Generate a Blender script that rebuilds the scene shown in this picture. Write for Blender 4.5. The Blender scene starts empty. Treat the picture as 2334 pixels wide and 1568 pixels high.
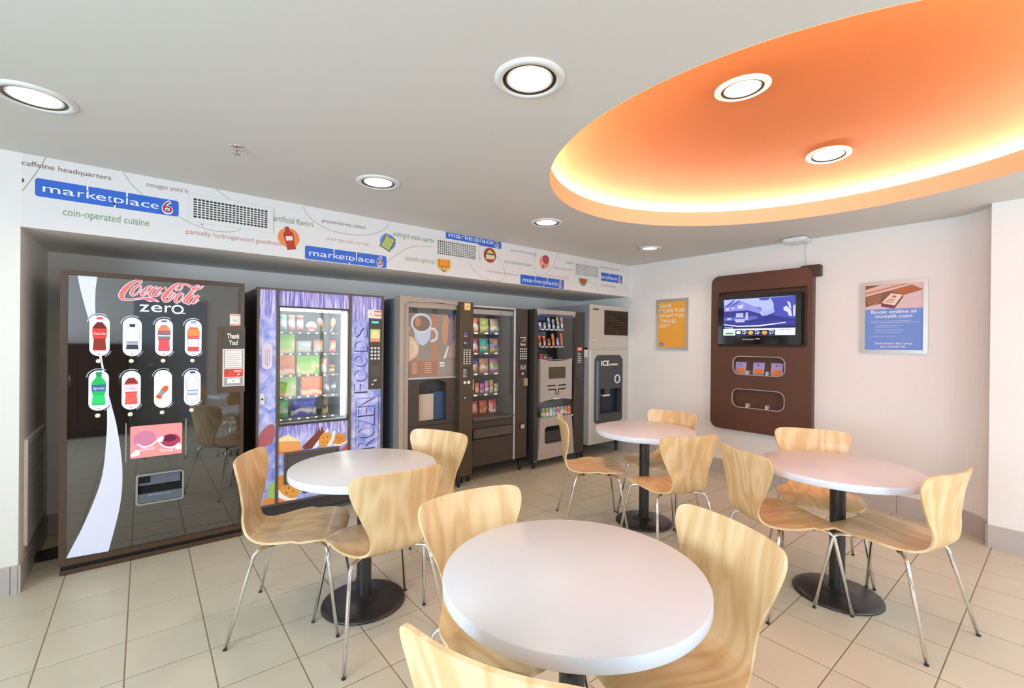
import bpy, bmesh, math, random
from mathutils import Vector, Matrix
PI = math.pi
S = bpy.context.scene
COL = S.collection
random.seed(7)

# ------------------------------------------------------------------ camera
cam_d = bpy.data.cameras.new('camera'); cam = bpy.data.objects.new('camera', cam_d); COL.objects.link(cam)
cam_d.lens = 36 * 1036.43 / 2334; cam_d.sensor_width = 36; cam_d.clip_start = .05
CR = Vector((.77655763, -.62996969, .00982018)); CU = Vector((-.00620995, .00793259, .99994925)); CF = Vector((.63001562, .77657921, -.00224803))
cam.matrix_world = Matrix(((CR.x, CU.x, -CF.x, 0), (CR.y, CU.y, -CF.y, 0), (CR.z, CU.z, -CF.z, 1.4), (0, 0, 0, 1)))
S.camera = cam

# ------------------------------------------------------------------ world, daylight, exposure
W = bpy.data.worlds.new('world'); S.world = W; W.use_nodes = True
W.node_tree.nodes['Background'].inputs[0].default_value = (.72, .84, 1, 1)
W.node_tree.nodes['Background'].inputs[1].default_value = 1.0
def area(name, loc, rot, sx, sy, power, color, shape='RECTANGLE', spread=PI):
    d = bpy.data.lights.new(name, 'AREA'); d.shape = shape; d.size = sx; d.size_y = sy; d.energy = power; d.color = color; d.spread = spread
    o = bpy.data.objects.new(name, d); o.location = loc; o.rotation_euler = rot; COL.objects.link(o); return o
# daylight through the wide window in the left-hand wall and the glazed entrance behind the camera
area('window_daylight', (-2.72, .0, 1.5), (0, -PI/2, 0), 1.5, 3.2, 185, (.66, .83, 1.0))
area('entrance_daylight', (2.8, -1.92, 1.35), (PI/2, 0, 0), 2.9, 2.2, 54, (.97, .96, .95))
S.view_settings.view_transform = 'Standard'; S.view_settings.look = 'None'
S.view_settings.gamma = 1; S.view_settings.use_curve_mapping = False
S.view_settings.exposure = 0.28
COVE_E, DL_P = 300, 3.2      # lamp strengths: cove row, downlights

# ------------------------------------------------------------------ materials
MATS = {}
def mat(name, col, rough=.5, metal=0, ior=1.45, emit=0, ecol=None, coat=0, noise=0, nscale=8, bump=0, bscale=60):
    if name in MATS: return MATS[name]
    m = bpy.data.materials.new(name); m.use_nodes = True; N = m.node_tree.nodes; L = m.node_tree.links
    b = N['Principled BSDF']; c = (*col, 1)
    b.inputs['Base Color'].default_value = c; b.inputs['Roughness'].default_value = rough; b.inputs['Metallic'].default_value = metal
    b.inputs['IOR'].default_value = ior; b.inputs['Coat Weight'].default_value = coat; b.inputs['Coat Roughness'].default_value = .08
    if emit:
        b.inputs['Emission Color'].default_value = (*(ecol or col), 1); b.inputs['Emission Strength'].default_value = emit
    if noise or bump:
        t = N.new('ShaderNodeTexCoord'); n = N.new('ShaderNodeTexNoise'); n.inputs['Scale'].default_value = nscale; n.inputs['Detail'].default_value = 4
        L.new(t.outputs['Object'], n.inputs['Vector'])
        if noise:
            r = N.new('ShaderNodeMapRange'); r.inputs['To Min'].default_value = 1 - noise; r.inputs['To Max'].default_value = 1 + noise
            mx = N.new('ShaderNodeMix'); mx.data_type = 'RGBA'; mx.blend_type = 'MULTIPLY'; mx.inputs[0].default_value = 1
            mx.inputs[6].default_value = c; L.new(n.outputs['Fac'], r.inputs['Value']); L.new(r.outputs[0], mx.inputs[7]); L.new(mx.outputs[2], b.inputs['Base Color'])
        if bump:
            n2 = N.new('ShaderNodeTexNoise'); n2.inputs['Scale'].default_value = bscale; L.new(t.outputs['Object'], n2.inputs['Vector'])
            bp = N.new('ShaderNodeBump'); bp.inputs['Strength'].default_value = bump; bp.inputs['Distance'].default_value = .002
            L.new(n2.outputs['Fac'], bp.inputs['Height']); L.new(bp.outputs[0], b.inputs['Normal'])
    MATS[name] = m; return m
def hexc(h, k=1.0):
    v = [int(h[i:i+2], 16) / 255 for i in (0, 2, 4)]
    return tuple(k * (x / 12.92 if x <= .04045 else ((x + .055) / 1.055) ** 2.4) for x in v)
def flat(h, rough=.55, emit=0): return mat('print_' + h + ('e%g' % emit if emit else ''), hexc(h), rough, emit=emit)

m_wall = mat('wall_paint', (.85, .82, .78), .7, noise=.02, nscale=2, bump=.12, bscale=180)
m_ceil = mat('ceiling_paint', (.70, .68, .64), .8, bump=.1, bscale=150)
m_dome = mat('orange_dome_paint', (.55, .155, .034), .75)
m_lip = mat('lip_with_dome_glow', (.88, .62, .36), .7)  # orange light from the dome is put into the lip colour
m_grout = mat('brown_grout', (.28, .21, .12), .9, noise=.3, nscale=30)
m_black = mat('black_metal', (.022, .019, .019), .32, ior=1.6, bump=.2, bscale=300)
m_blackp = mat('black_plastic', (.016, .015, .016), .4)
m_chrome = mat('chrome', (.86, .86, .87), .09, 1)
m_steel = mat('brushed_steel', (.52, .52, .50), .32, .85)
m_white = mat('white_laminate', (.70, .71, .745), .32)
m_edge = mat('white_edge_band', (.80, .84, .93), .3)
m_wp = mat('white_plastic', (.82, .82, .80), .4)
m_brown = mat('brown_powder_coat', (.060, .035, .020), .35, ior=1.5)
m_dkbrown = mat('dark_brown_panel', (.045, .030, .022), .4)
m_hole_shade = mat('painted_cavity_shade', (.006, .006, .006), .8)  # near-black colour paints the shade inside slots, gaps and chutes

def glass_mat(name, tint=(1, 1, 1), refl=1.0):
    m = bpy.data.materials.new(name); m.use_nodes = True; N = m.node_tree.nodes; L = m.node_tree.links; N.clear()
    o = N.new('ShaderNodeOutputMaterial'); mx = N.new('ShaderNodeMixShader'); t = N.new('ShaderNodeBsdfTransparent'); g = N.new('ShaderNodeBsdfGlossy'); f = N.new('ShaderNodeLayerWeight'); pw = N.new('ShaderNodeMath'); pw.operation = 'POWER'; pw.inputs[1].default_value = 5; ma = N.new('ShaderNodeMath'); ma.operation = 'MULTIPLY_ADD'; ma.inputs[1].default_value = .9; ma.inputs[2].default_value = .04
    t.inputs[0].default_value = (*tint, 1); g.inputs['Roughness'].default_value = .01; g.inputs[0].default_value = (refl, refl, refl, 1); f.inputs[0].default_value = .5; L.new(f.outputs['Facing'], pw.inputs[0]); L.new(pw.outputs[0], ma.inputs[0])
    L.new(ma.outputs[0], mx.inputs[0]); L.new(t.outputs[0], mx.inputs[1]); L.new(g.outputs[0], mx.inputs[2]); L.new(mx.outputs[0], o.inputs[0])
    return m
m_glass = glass_mat('clear_glass', (.97, .98, .98))

def tile_mat(name, col, var=.05, rough=.33):
    m = mat(name, col, rough, ior=1.5); N = m.node_tree.nodes; L = m.node_tree.links; b = N['Principled BSDF']
    oi = N.new('ShaderNodeObjectInfo'); g = N.new('ShaderNodeNewGeometry'); n = N.new('ShaderNodeTexNoise'); n.inputs['Scale'].default_value = 5; n.inputs['Detail'].default_value = 6
    L.new(g.outputs['Position'], n.inputs['Vector'])
    a = N.new('ShaderNodeMath'); a.operation = 'MULTIPLY_ADD'; a.inputs[1].default_value = var; a.inputs[2].default_value = 1 - var / 2; L.new(oi.outputs['Random'], a.inputs[0])
    a2 = N.new('ShaderNodeMath'); a2.operation = 'MULTIPLY_ADD'; a2.inputs[1].default_value = .16; a2.inputs[2].default_value = -.08; L.new(n.outputs['Fac'], a2.inputs[0])
    a3 = N.new('ShaderNodeMath'); a3.operation = 'ADD'; L.new(a.outputs[0], a3.inputs[0]); L.new(a2.outputs[0], a3.inputs[1])
    mx = N.new('ShaderNodeMix'); mx.data_type = 'RGBA'; mx.blend_type = 'MULTIPLY'; mx.inputs[0].default_value = 1; mx.inputs[6].default_value = (*col, 1)
    L.new(a3.outputs[0], mx.inputs[7]); L.new(mx.outputs[2], b.inputs['Base Color']); return m
m_tile = tile_mat('beige_floor_tile', (.60, .555, .435))
m_btile = tile_mat('grey_skirting_tile', (.50, .46, .43), .06, .4)

def wood_mat():
    m = mat('beech_veneer', (.7, .5, .25), .4, coat=.12); N = m.node_tree.nodes; L = m.node_tree.links; b = N['Principled BSDF']
    uv = N.new('ShaderNodeUVMap'); oi = N.new('ShaderNodeObjectInfo')
    ad = N.new('ShaderNodeVectorMath'); ad.operation = 'ADD'
    cb = N.new('ShaderNodeCombineXYZ'); ml = N.new('ShaderNodeMath'); ml.operation = 'MULTIPLY'; ml.inputs[1].default_value = 37; L.new(oi.outputs['Random'], ml.inputs[0])
    L.new(ml.outputs[0], cb.inputs[0]); L.new(ml.outputs[0], cb.inputs[1]); L.new(uv.outputs[0], ad.inputs[0]); L.new(cb.outputs[0], ad.inputs[1])
    mp = N.new('ShaderNodeMapping'); mp.inputs['Scale'].default_value = (5.5, 1.3, 1); L.new(ad.outputs[0], mp.inputs[0])
    n1 = N.new('ShaderNodeTexNoise'); n1.inputs['Scale'].default_value = 1.0; n1.inputs['Detail'].default_value = 2; L.new(mp.outputs[0], n1.inputs['Vector'])
    k = N.new('ShaderNodeMath'); k.operation = 'MULTIPLY'; k.inputs[1].default_value = 46; L.new(n1.outputs['Fac'], k.inputs[0])
    sn = N.new('ShaderNodeMath'); sn.operation = 'SINE'; L.new(k.outputs[0], sn.inputs[0])
    mp2 = N.new('ShaderNodeMapping'); mp2.inputs['Scale'].default_value = (130, 7, 1); L.new(ad.outputs[0], mp2.inputs[0])
    n2 = N.new('ShaderNodeTexNoise'); n2.inputs['Scale'].default_value = 1; n2.inputs['Detail'].default_value = 3; L.new(mp2.outputs[0], n2.inputs['Vector'])
    s1 = N.new('ShaderNodeMath'); s1.operation = 'MULTIPLY_ADD'; s1.inputs[1].default_value = .20; s1.inputs[2].default_value = .25; L.new(sn.outputs[0], s1.inputs[0])
    s2 = N.new('ShaderNodeMath'); s2.operation = 'MULTIPLY_ADD'; s2.inputs[1].default_value = .5; L.new(n2.outputs['Fac'], s2.inputs[0]); L.new(s1.outputs[0], s2.inputs[2])
    r = N.new('ShaderNodeValToRGB'); r.color_ramp.elements[0].color = (.66, .40, .16, 1); r.color_ramp.elements[0].position = .1
    r.color_ramp.elements[1].color = (.85, .625, .36, 1); r.color_ramp.elements[1].position = .75
    L.new(s2.outputs[0], r.inputs[0]); L.new(r.outputs[0], b.inputs['Base Color']); return m
m_wood = wood_mat()

# ------------------------------------------------------------------ mesh builder
class MB:
    def __init__(s): s.v = []; s.f = []; s.sm = []
    def add(s, vs, fs, smooth=False):
        o = len(s.v); s.v += [tuple(p) for p in vs]
        for f in fs: s.f.append([i + o for i in f]); s.sm.append(smooth)
        return s
    def box(s, x0, x1, y0, y1, z0, z1, bev=0):
        if bev:
            bm = bmesh.new(); bmesh.ops.create_cube(bm, size=1)
            for v in bm.verts: v.co = Vector(((x0 + x1) / 2 + v.co.x * (x1 - x0), (y0 + y1) / 2 + v.co.y * (y1 - y0), (z0 + z1) / 2 + v.co.z * (z1 - z0)))
            bmesh.ops.bevel(bm, geom=bm.edges[:], offset=bev, segments=2, affect='EDGES', profile=.6)
            s.add([v.co[:] for v in bm.verts], [[v.index for v in f.verts] for f in bm.faces]); bm.free(); return s
        v = [(x, y, z) for x in (x0, x1) for y in (y0, y1) for z in (z0, z1)]
        return s.add(v, [(0, 1, 3, 2), (4, 6, 7, 5), (0, 4, 5, 1), (2, 3, 7, 6), (0, 2, 6, 4), (1, 5, 7, 3)])
    def prism(s, P, a0, a1, ax='y'):
        n = len(P)
        def m(p, a): return (p[0], a, p[1]) if ax == 'y' else ((a, p[0], p[1]) if ax == 'x' else (p[0], p[1], a))
        v = [m(p, a0) for p in P] + [m(p, a1) for p in P]
        return s.add(v, [list(range(n)), list(range(2 * n - 1, n - 1, -1))] + [[i, i + n, (i + 1) % n + n, (i + 1) % n] for i in range(n)])
    def ring(s, outer, inner, a0, a1, ax='y', c=None):
        """plate with a hole: outer / inner 2D loops, both star shaped about c"""
        if c is None: c = (sum(p[0] for p in inner) / len(inner), sum(p[1] for p in inner) / len(inner))
        A = sorted(set(round(math.atan2(p[1] - c[1], p[0] - c[0]), 6) for p in list(outer) + list(inner)))
        def cast(L, t):
            d = (math.cos(t), math.sin(t)); best = 0
            for i in range(len(L)):
                p, q = L[i], L[(i + 1) % len(L)]; ex, ey = q[0] - p[0], q[1] - p[1]; den = d[0] * ey - d[1] * ex
                if abs(den) < 1e-12: continue
                wx, wy = p[0] - c[0], p[1] - c[1]; tt = (wx * ey - wy * ex) / den; u = (wx * d[1] - wy * d[0]) / den
                if tt > 0 and -1e-6 <= u <= 1 + 1e-6: best = max(best, tt)
            return (c[0] + d[0] * best, c[1] + d[1] * best)
        O = [cast(outer, t) for t in A]; I = [cast(inner, t) for t in A]; n = len(A)
        def m(p, a): return (p[0], a, p[1]) if ax == 'y' else ((a, p[0], p[1]) if ax == 'x' else (p[0], p[1], a))
        v = [m(p, a0) for p in O] + [m(p, a0) for p in I] + [m(p, a1) for p in O] + [m(p, a1) for p in I]; F = []
        for i in range(n):
            j = (i + 1) % n; F += [[i, j, n + j, n + i], [2*n + j, 2*n + i, 3*n + i, 3*n + j], [j, i, 2*n + i, 2*n + j], [n + i, n + j, 3*n + j, 3*n + i]]
        return s.add(v, F)
    def lathe(s, prof, c=(0, 0, 0), n=32, ax='z', cap=False):
        v = []
        for r, h in prof:
            for k in range(n):
                a = 2 * PI * k / n; p = (r * math.cos(a), r * math.sin(a))
                v.append((c[0] + p[0], c[1] + p[1], c[2] + h) if ax == 'z' else ((c[0] + p[0], c[1] + h, c[2] + p[1]) if ax == 'y' else (c[0] + h, c[1] + p[0], c[2] + p[1])))
        F = [[i * n + k, i * n + (k + 1) % n, (i + 1) * n + (k + 1) % n, (i + 1) * n + k] for i in range(len(prof) - 1) for k in range(n)]
        s.add(v, F, True)
        if cap:
            o = len(s.v) - len(v)
            for i in (0, len(prof) - 1): s.f.append([o + i * n + k for k in range(n)]); s.sm.append(False)
        return s
    def tube(s, path, r, n=8, cap=True):
        P = [Vector(p) for p in path]; v = []; up = None
        for i, p in enumerate(P):
            t = ((P[min(i + 1, len(P) - 1)] - p).normalized() + (p - P[max(i - 1, 0)]).normalized()).normalized() if 0 < i < len(P) - 1 else (P[min(i + 1, len(P) - 1)] - P[max(i - 1, 0)]).normalized()
            if up is None: up = t.orthogonal().normalized()
            a = (up - t * up.dot(t)).normalized(); up = a; b = t.cross(a)
            rr = r[i] if isinstance(r, (list, tuple)) else r
            v += [(p + a * math.cos(2 * PI * k / n) * rr + b * math.sin(2 * PI * k / n) * rr)[:] for k in range(n)]
        m = len(P); F = [[i * n + k, i * n + (k + 1) % n, (i + 1) * n + (k + 1) % n, (i + 1) * n + k] for i in range(m - 1) for k in range(n)]
        s.add(v, F, True)
        if cap:
            o = len(s.v) - len(v); s.f += [[o + k for k in range(n)], [o + (m - 1) * n + k for k in range(n)]]; s.sm += [False, False]
        return s
    def mesh(s, name, off=(0, 0, 0)):
        me = bpy.data.meshes.new(name); me.from_pydata([(p[0] - off[0], p[1] - off[1], p[2] - off[2]) for p in s.v], [], s.f)
        me.polygons.foreach_set('use_smooth', s.sm)
        bm = bmesh.new(); bm.from_mesh(me); bmesh.ops.recalc_face_normals(bm, faces=bm.faces[:]); bm.to_mesh(me); bm.free(); me.update(); return me

def woff(p):
    o = Vector((0, 0, 0))
    while p is not None: o += p.location; p = p.parent
    return o
def obj(name, mb, m, parent=None, local=False):
    """one mesh object; coordinates are world ones unless local"""
    off = woff(parent) if (parent is not None and not local) else (0, 0, 0)
    me = mb if isinstance(mb, bpy.types.Mesh) else mb.mesh(name, off)
    if m is not None and not me.materials: me.materials.append(m)
    o = bpy.data.objects.new(name, me); COL.objects.link(o)
    if parent is not None: o.parent = parent
    return o
def tag(o, label=None, cat=None, group=None, kind=None):
    if label: o['label'] = label
    if cat: o['category'] = cat
    if group: o['group'] = group
    if kind: o['kind'] = kind
    return o
def thing(name, label, cat, loc=(0, 0, 0), rz=0, group=None):
    o = bpy.data.objects.new(name, None); COL.objects.link(o); o.location = loc; o.rotation_euler = (0, 0, rz); o.empty_display_size = .1
    return tag(o, label, cat, group)
def struct(name, mb, m, label=None): return tag(obj(name, mb, m), label, None, None, 'structure')
def rr(x0, z0, x1, z1, r, n=5):
    P = []
    for cx, cz, a in ((x1 - r, z1 - r, 0), (x0 + r, z1 - r, 90), (x0 + r, z0 + r, 180), (x1 - r, z0 + r, 270)):
        for k in range(n + 1):
            t = math.radians(a + 90 * k / n); P.append((cx + r * math.cos(t), cz + r * math.sin(t)))
    return P
def disc(cx, cz, rx, rz=None, n=28, tilt=0):
    rz = rz or rx; c, s_ = math.cos(tilt), math.sin(tilt); P = []
    for k in range(n):
        a = 2 * PI * k / n; x, z = rx * math.cos(a), rz * math.sin(a); P.append((cx + x * c - z * s_, cz + x * s_ + z * c))
    return P
def cat(pts, n=8, closed=False):
    """Catmull-Rom through points of any dimension"""
    R = []; m = len(pts); rng = range(m if closed else m - 1)
    for i in rng:
        g = (lambda k: pts[k % m]) if closed else (lambda k: pts[max(0, min(m - 1, k))])
        p0, p1, p2, p3 = g(i - 1), g(i), g(i + 1), g(i + 2)
        for j in range(n):
            t = j / n; R.append(tuple(.5 * (2*b + (c - a) * t + (2*a - 5*b + 4*c - d) * t*t + (3*b - a - 3*c + d) * t**3) for a, b, c, d in zip(p0, p1, p2, p3)))
    if not closed: R.append(tuple(pts[-1]))
    return R
# ---- flat print: 2D shapes laid on a front plane (faces -y) or on the right-hand wall (faces -x)
class PR:
    """mapping of flat artwork (a, b) to a wall plane"""
    def __init__(s, kind, c): s.k = kind; s.c = c
    def __call__(s, a, b, d=0): return (a, s.c - d, b) if s.k == 'y' else (s.c - d, a, b)
def decal(name, polys, pl, d, m, parent):
    """printed shapes d metres proud of the plane"""
    mb = MB()
    for P in polys:
        n = len(P); mb.add([pl(p[0], p[1], d) for p in P], [list(range(n))])
    return obj(name, mb, m, parent)
def stroke(pts, w=None, n=6, closed=False):
    """ribbon polygons along a smooth 2D line; pts are (x, z) with w or (x, z, w)"""
    P = cat(pts, n, closed); 
    if closed: P.append(P[0])
    L, R = [], []
    for i, p in enumerate(P):
        if closed: a, b = P[(i - 1) if i else -2], P[(i + 1) if i < len(P) - 1 else 1]
        else: a, b = P[max(i - 1, 0)], P[min(i + 1, len(P) - 1)]
        dx, dz = b[0] - a[0], b[1] - a[1]; l = math.hypot(dx, dz) or 1; h = (p[2] if w is None else w) / 2
        L.append((p[0] - dz / l * h, p[1] + dx / l * h)); R.append((p[0] + dz / l * h, p[1] - dx / l * h))
    return [[L[i], L[i + 1], R[i + 1], R[i]] for i in range(len(P) - 1)]
_tc = {}
def text_polys(s, bold=0, shear=0):
    k = (s, bold, shear)
    if k not in _tc:
        c = bpy.data.curves.new('lettering', 'FONT'); c.body = s; c.resolution_u = 3; c.offset = bold; c.shear = shear
        o = bpy.data.objects.new('lettering', c); COL.objects.link(o); dg = bpy.context.evaluated_depsgraph_get()
        me = bpy.data.meshes.new_from_object(o.evaluated_get(dg)); bpy.data.objects.remove(o); bpy.data.curves.remove(c)
        v = [tuple(p.co[:2]) for p in me.vertices]; _tc[k] = (v, [list(p.vertices) for p in me.polygons]); bpy.data.meshes.remove(me)
    return _tc[k]
def text(name, s, x0, x1, zb, size, pl, d, m, parent, bold=0, shear=0, rot=False, clip=None, zt=None):
    """lettering fitted between x0 and x1 on base line zb; rot: reads upwards; zt: fit the glyph box between zb and zt"""
    items = s if isinstance(s, list) else [(s, x0, x1)]; mb = MB()
    for t, a0, a1 in items:
        v, f = text_polys(t, bold, shear)
        if not v: continue
        lo, hi = min(p[0] for p in v), max(p[0] for p in v); yl, yh = min(p[1] for p in v), max(p[1] for p in v)
        k = (a1 - a0) / (hi - lo); q = []
        for p in v:
            a = a0 + (p[0] - lo) * k; b = zb + p[1] * size if zt is None else zb + (p[1] - yl) / (yh - yl) * (zt - zb)
            q.append((-b, a) if rot else (a, b))
        mb.add([pl(a, b, d) for a, b in q], f)
    if clip:
        me0 = mb.mesh('t'); bm = bmesh.new(); bm.from_mesh(me0)
        for co, no in clip: bmesh.ops.bisect_plane(bm, geom=bm.verts[:] + bm.edges[:] + bm.faces[:], plane_co=co, plane_no=no, clear_outer=True)
        off = woff(parent)
        for v_ in bm.verts: v_.co -= off
        me = bpy.data.meshes.new(name); bm.to_mesh(me); bm.free(); bpy.data.meshes.remove(me0); return obj(name, me, m, parent)
    return obj(name, mb, m, parent)
def clip_poly(P, ax, lim, keep_less=True):
    R = []
    for i in range(len(P)):
        p, q = P[i], P[(i + 1) % len(P)]; ip = (p[ax] <= lim) == keep_less; iq = (q[ax] <= lim) == keep_less
        if ip: R.append(p)
        if ip != iq:
            t = (lim - p[ax]) / (q[ax] - p[ax]); R.append((p[0] + (q[0] - p[0]) * t, p[1] + (q[1] - p[1]) * t))
    return R

# ------------------------------------------------------------------ room shell
CZ = 2.417; YS = 3.641; YB = 4.56; XL = -.526; XR = 4.927; XP = 4.635; ZS = 2.013
struct('floor', MB().box(-2.65, 5.2, -2.05, 4.75, -.1, -.0014), m_grout)
floor_o = bpy.data.objects['floor']
# ceiling with the big oval opening
EC = (2.837, 1.012); EA, EB, ET = 1.278, 1.396, math.radians(11.7)
def oval(k, n=96, z=None):
    P = []
    for i in range(n):
        a = 2 * PI * i / n; x, y = (EA + k) * math.cos(a), (EB + k) * math.sin(a)
        P.append((EC[0] + x * math.cos(ET) - y * math.sin(ET), EC[1] + x * math.sin(ET) + y * math.cos(ET)))
    return P
ceil_o = struct('ceiling', MB().ring([(-2.6, -2.0), (5.1, -2.0), (5.1, 4.7), (-2.6, 4.7)], oval(.003), CZ, CZ + .02, 'z', EC), m_ceil)
def band(ks, m, name, n=96, smooth=True):
    mb = MB(); v = []
    for k, z in ks: v += [(p[0], p[1], z) for p in oval(k, n)]
    mb.add(v, [[i * n + j, i * n + (j + 1) % n, (i + 1) * n + (j + 1) % n, (i + 1) * n + j] for i in range(len(ks) - 1) for j in range(n)], smooth)
    return mb
o = obj('cove_lip', band([(.004, CZ + .001), (0, CZ - .001), (0, CZ + .118), (.018, CZ + .118), (.018, CZ + .02)], m_lip, 'cove_lip', smooth=False), m_lip, ceil_o)
# orange dome: shallow saucer over the trough
prof = [(.19, CZ + .02), (.19, CZ + .07), (.17, CZ + .105), (.10, CZ + .145), (0, CZ + .180), (-.2, CZ + .222), (-.45, CZ + .252), (-.75, CZ + .270), (-1.05, CZ + .279), (-1.26, CZ + .281)]
dm = band(prof, m_dome, 'dome'); dm.f.append([len(dm.v) - 96 + j for j in range(96)]); dm.sm.append(True)
dome_o = obj('dome', dm, m_dome, ceil_o)
# row of small warm lamps hidden in the trough
m_cove = mat('warm_cove_lamp', (1, .8, .5), .5, emit=COVE_E, ecol=(1.0, .86, .68))
mb = MB(); ov = oval(.105, 88)
for i in range(0, 88):
    if i in (40, 41): continue
    p, q = ov[i], ov[(i + 1) % 88]; d = Vector((q[0] - p[0], q[1] - p[1], 0)).normalized() * .028; c = Vector((p[0], p[1], CZ + .108))
    mb.tube([c - d, c + d], .012, 6)
tag(obj('cove_lamp_row', mb, m_cove), 'row of small warm lamps hidden behind the oval cove lip', 'lamp row', kind='stuff')

wall_s = struct('wall_soffit', MB().box(XL, XR, YS, YB + .1, ZS, CZ), m_wall)
struct('wall_back', MB().box(XL - .1, XR + .1, YB, YB + .1, 0, ZS), m_wall)
wl = struct('wall_left', MB().box(-2.6, XL, YS, YB + .1, 0, CZ), m_wall)
plan = [(5.1, 4.66), (XR, 4.66), (XR, .64)] + [(XP + .292 * math.cos(t), .64 + .274 * math.sin(t)) for t in [-PI / 2 * k / 14 for k in range(1, 15)]] + [(XP, -2.0), (5.1, -2.0)]
wr = struct('wall_right', MB().prism(plan, 0, CZ, 'z'), m_wall)
# side wall with the window band, entrance wall behind the camera
struct('wall_window_side', MB().ring([(-2.0, 0), (YS + .4, 0), (YS + .4, CZ), (-2.0, CZ)], [(-1.6, .75), (1.6, .75), (1.6, 2.25), (-1.6, 2.25)], -2.6, -2.5, 'x', (0, 1.5)), m_wall)
w1 = struct('window_1', MB().ring([(-1.62, .73), (1.62, .73), (1.62, 2.27), (-1.62, 2.27)], [(-1.56, .79), (1.56, .79), (1.56, 2.21), (-1.56, 2.21)], -2.58, -2.53, 'x', (0, 1.5)).box(-2.58, -2.53, -.03, .03, .79, 2.21), m_steel)
obj('pane', MB().box(-2.557, -2.553, -1.56, 1.56, .79, 2.21), m_glass, w1)
struct('wall_entrance', MB().ring([(-2.6, 0), (5.1, 0), (5.1, CZ), (-2.6, CZ)], [(1.30, .05), (4.30, .05), (4.30, 2.3), (1.30, 2.3)], -1.9, -1.8, 'y', (2.8, 1.2)), m_wall)
w2 = struct('window_2', MB().ring([(1.28, .03), (4.32, .03), (4.32, 2.32), (1.28, 2.32)], [(1.35, .1), (4.25, .1), (4.25, 2.25), (1.35, 2.25)], -1.88, -1.83, 'y', (2.8, 1.2)).box(2.77, 2.83, -1.88, -1.83, .1, 2.25), m_steel)
obj('pane', MB().box(1.35, 4.25, -1.857, -1.853, .1, 2.25), m_glass, w2)
m_door = mat('blue_grey_door', (.33, .40, .46), .4)
d1 = struct('door_1', MB().box(-.12, .82, -1.8, -1.77, 0, 2.05, .004), m_door)
obj('door_handle', MB().tube([(.02, -1.77, 1.0), (.02, -1.71, 1.0), (.13, -1.71, 1.0)], .011), m_chrome, d1)

# ------------------------------------------------------------------ floor tiles: each one its own piece
TX, TY, TA, TB = -.646, 3.649, .2972, .3002
def tile_mesh(x0, x1, y0, y1, name='tile'):
    g = .0028; x0 += g; x1 -= g; y0 += g; y1 -= g; b = .0012; zt = 0
    cx, cy = (x0 + x1) / 2, (y0 + y1) / 2
    v = [(x - cx, y - cy, z) for z, e in ((-.006, 0), (-.0008, 0), (zt, b)) for x, y in ((x0 + e, y0 + e), (x1 - e, y0 + e), (x1 - e, y1 - e), (x0 + e, y1 - e))]
    F = [[8, 9, 10, 11]] + [[i, (i + 1) % 4, 4 + (i + 1) % 4, 4 + i] for i in range(4)] + [[4 + i, 4 + (i + 1) % 4, 8 + (i + 1) % 4, 8 + i] for i in range(4)]
    me = bpy.data.meshes.new(name); me.from_pydata(v, [], F); me.materials.append(m_tile); return me, cx, cy
std = tile_mesh(0, TA, 0, TB)[0]
def seen(x, y):
    d = Vector((x, y, -1.4)); z = d.dot(CF)
    if z < .1: return False
    u, v = d.dot(CR) / z * 1036.43, -d.dot(CU) / z * 1036.43
    return abs(u) < 1300 and v < 930
cells = []
for i in range(-6, 20):
    for j in range(-4, 20):
        x0, y1 = TX + i * TA, TY - j * TB; x1, y0 = x0 + TA, y1 - TB
        x0c, x1c, y0c, y1c = max(x0, -2.5), min(x1, XR), max(y0, -1.8), min(y1, YB)
        if y1c > YS and x0c < XL:
            if y0c >= YS: x0c = max(x0c, XL)
        if x1c - x0c < .02 or y1c - y0c < .02: continue
        cx, cy = (x0c + x1c) / 2, (y0c + y1c) / 2
        if cx > XP and cy < .34: continue
        cells.append((not any(seen(a, b) for a in (x0c, cx, x1c) for b in (y0c, cy, y1c)), math.hypot(cx, cy), x0c, x1c, y0c, y1c))
cells.sort(); rest = MB()
for n_, (hid, dist, x0, x1, y0, y1) in enumerate(cells):
    if n_ < 300 and not hid:
        full = abs(x1 - x0 - TA) < 1e-4 and abs(y1 - y0 - TB) < 1e-4
        me, cx, cy = (std, (x0 + x1) / 2, (y0 + y1) / 2) if full else tile_mesh(x0, x1, y0, y1)
        o = bpy.data.objects.new('tile', me); COL.objects.link(o); o.parent = floor_o; o.location = (cx, cy, 0)
    else: rest.box(x0 + .0028, x1 - .0028, y0 + .0028, y1 - .0028, -.006, 0)
tag(obj('tile_field', rest, m_tile, floor_o), kind='stuff')

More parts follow.
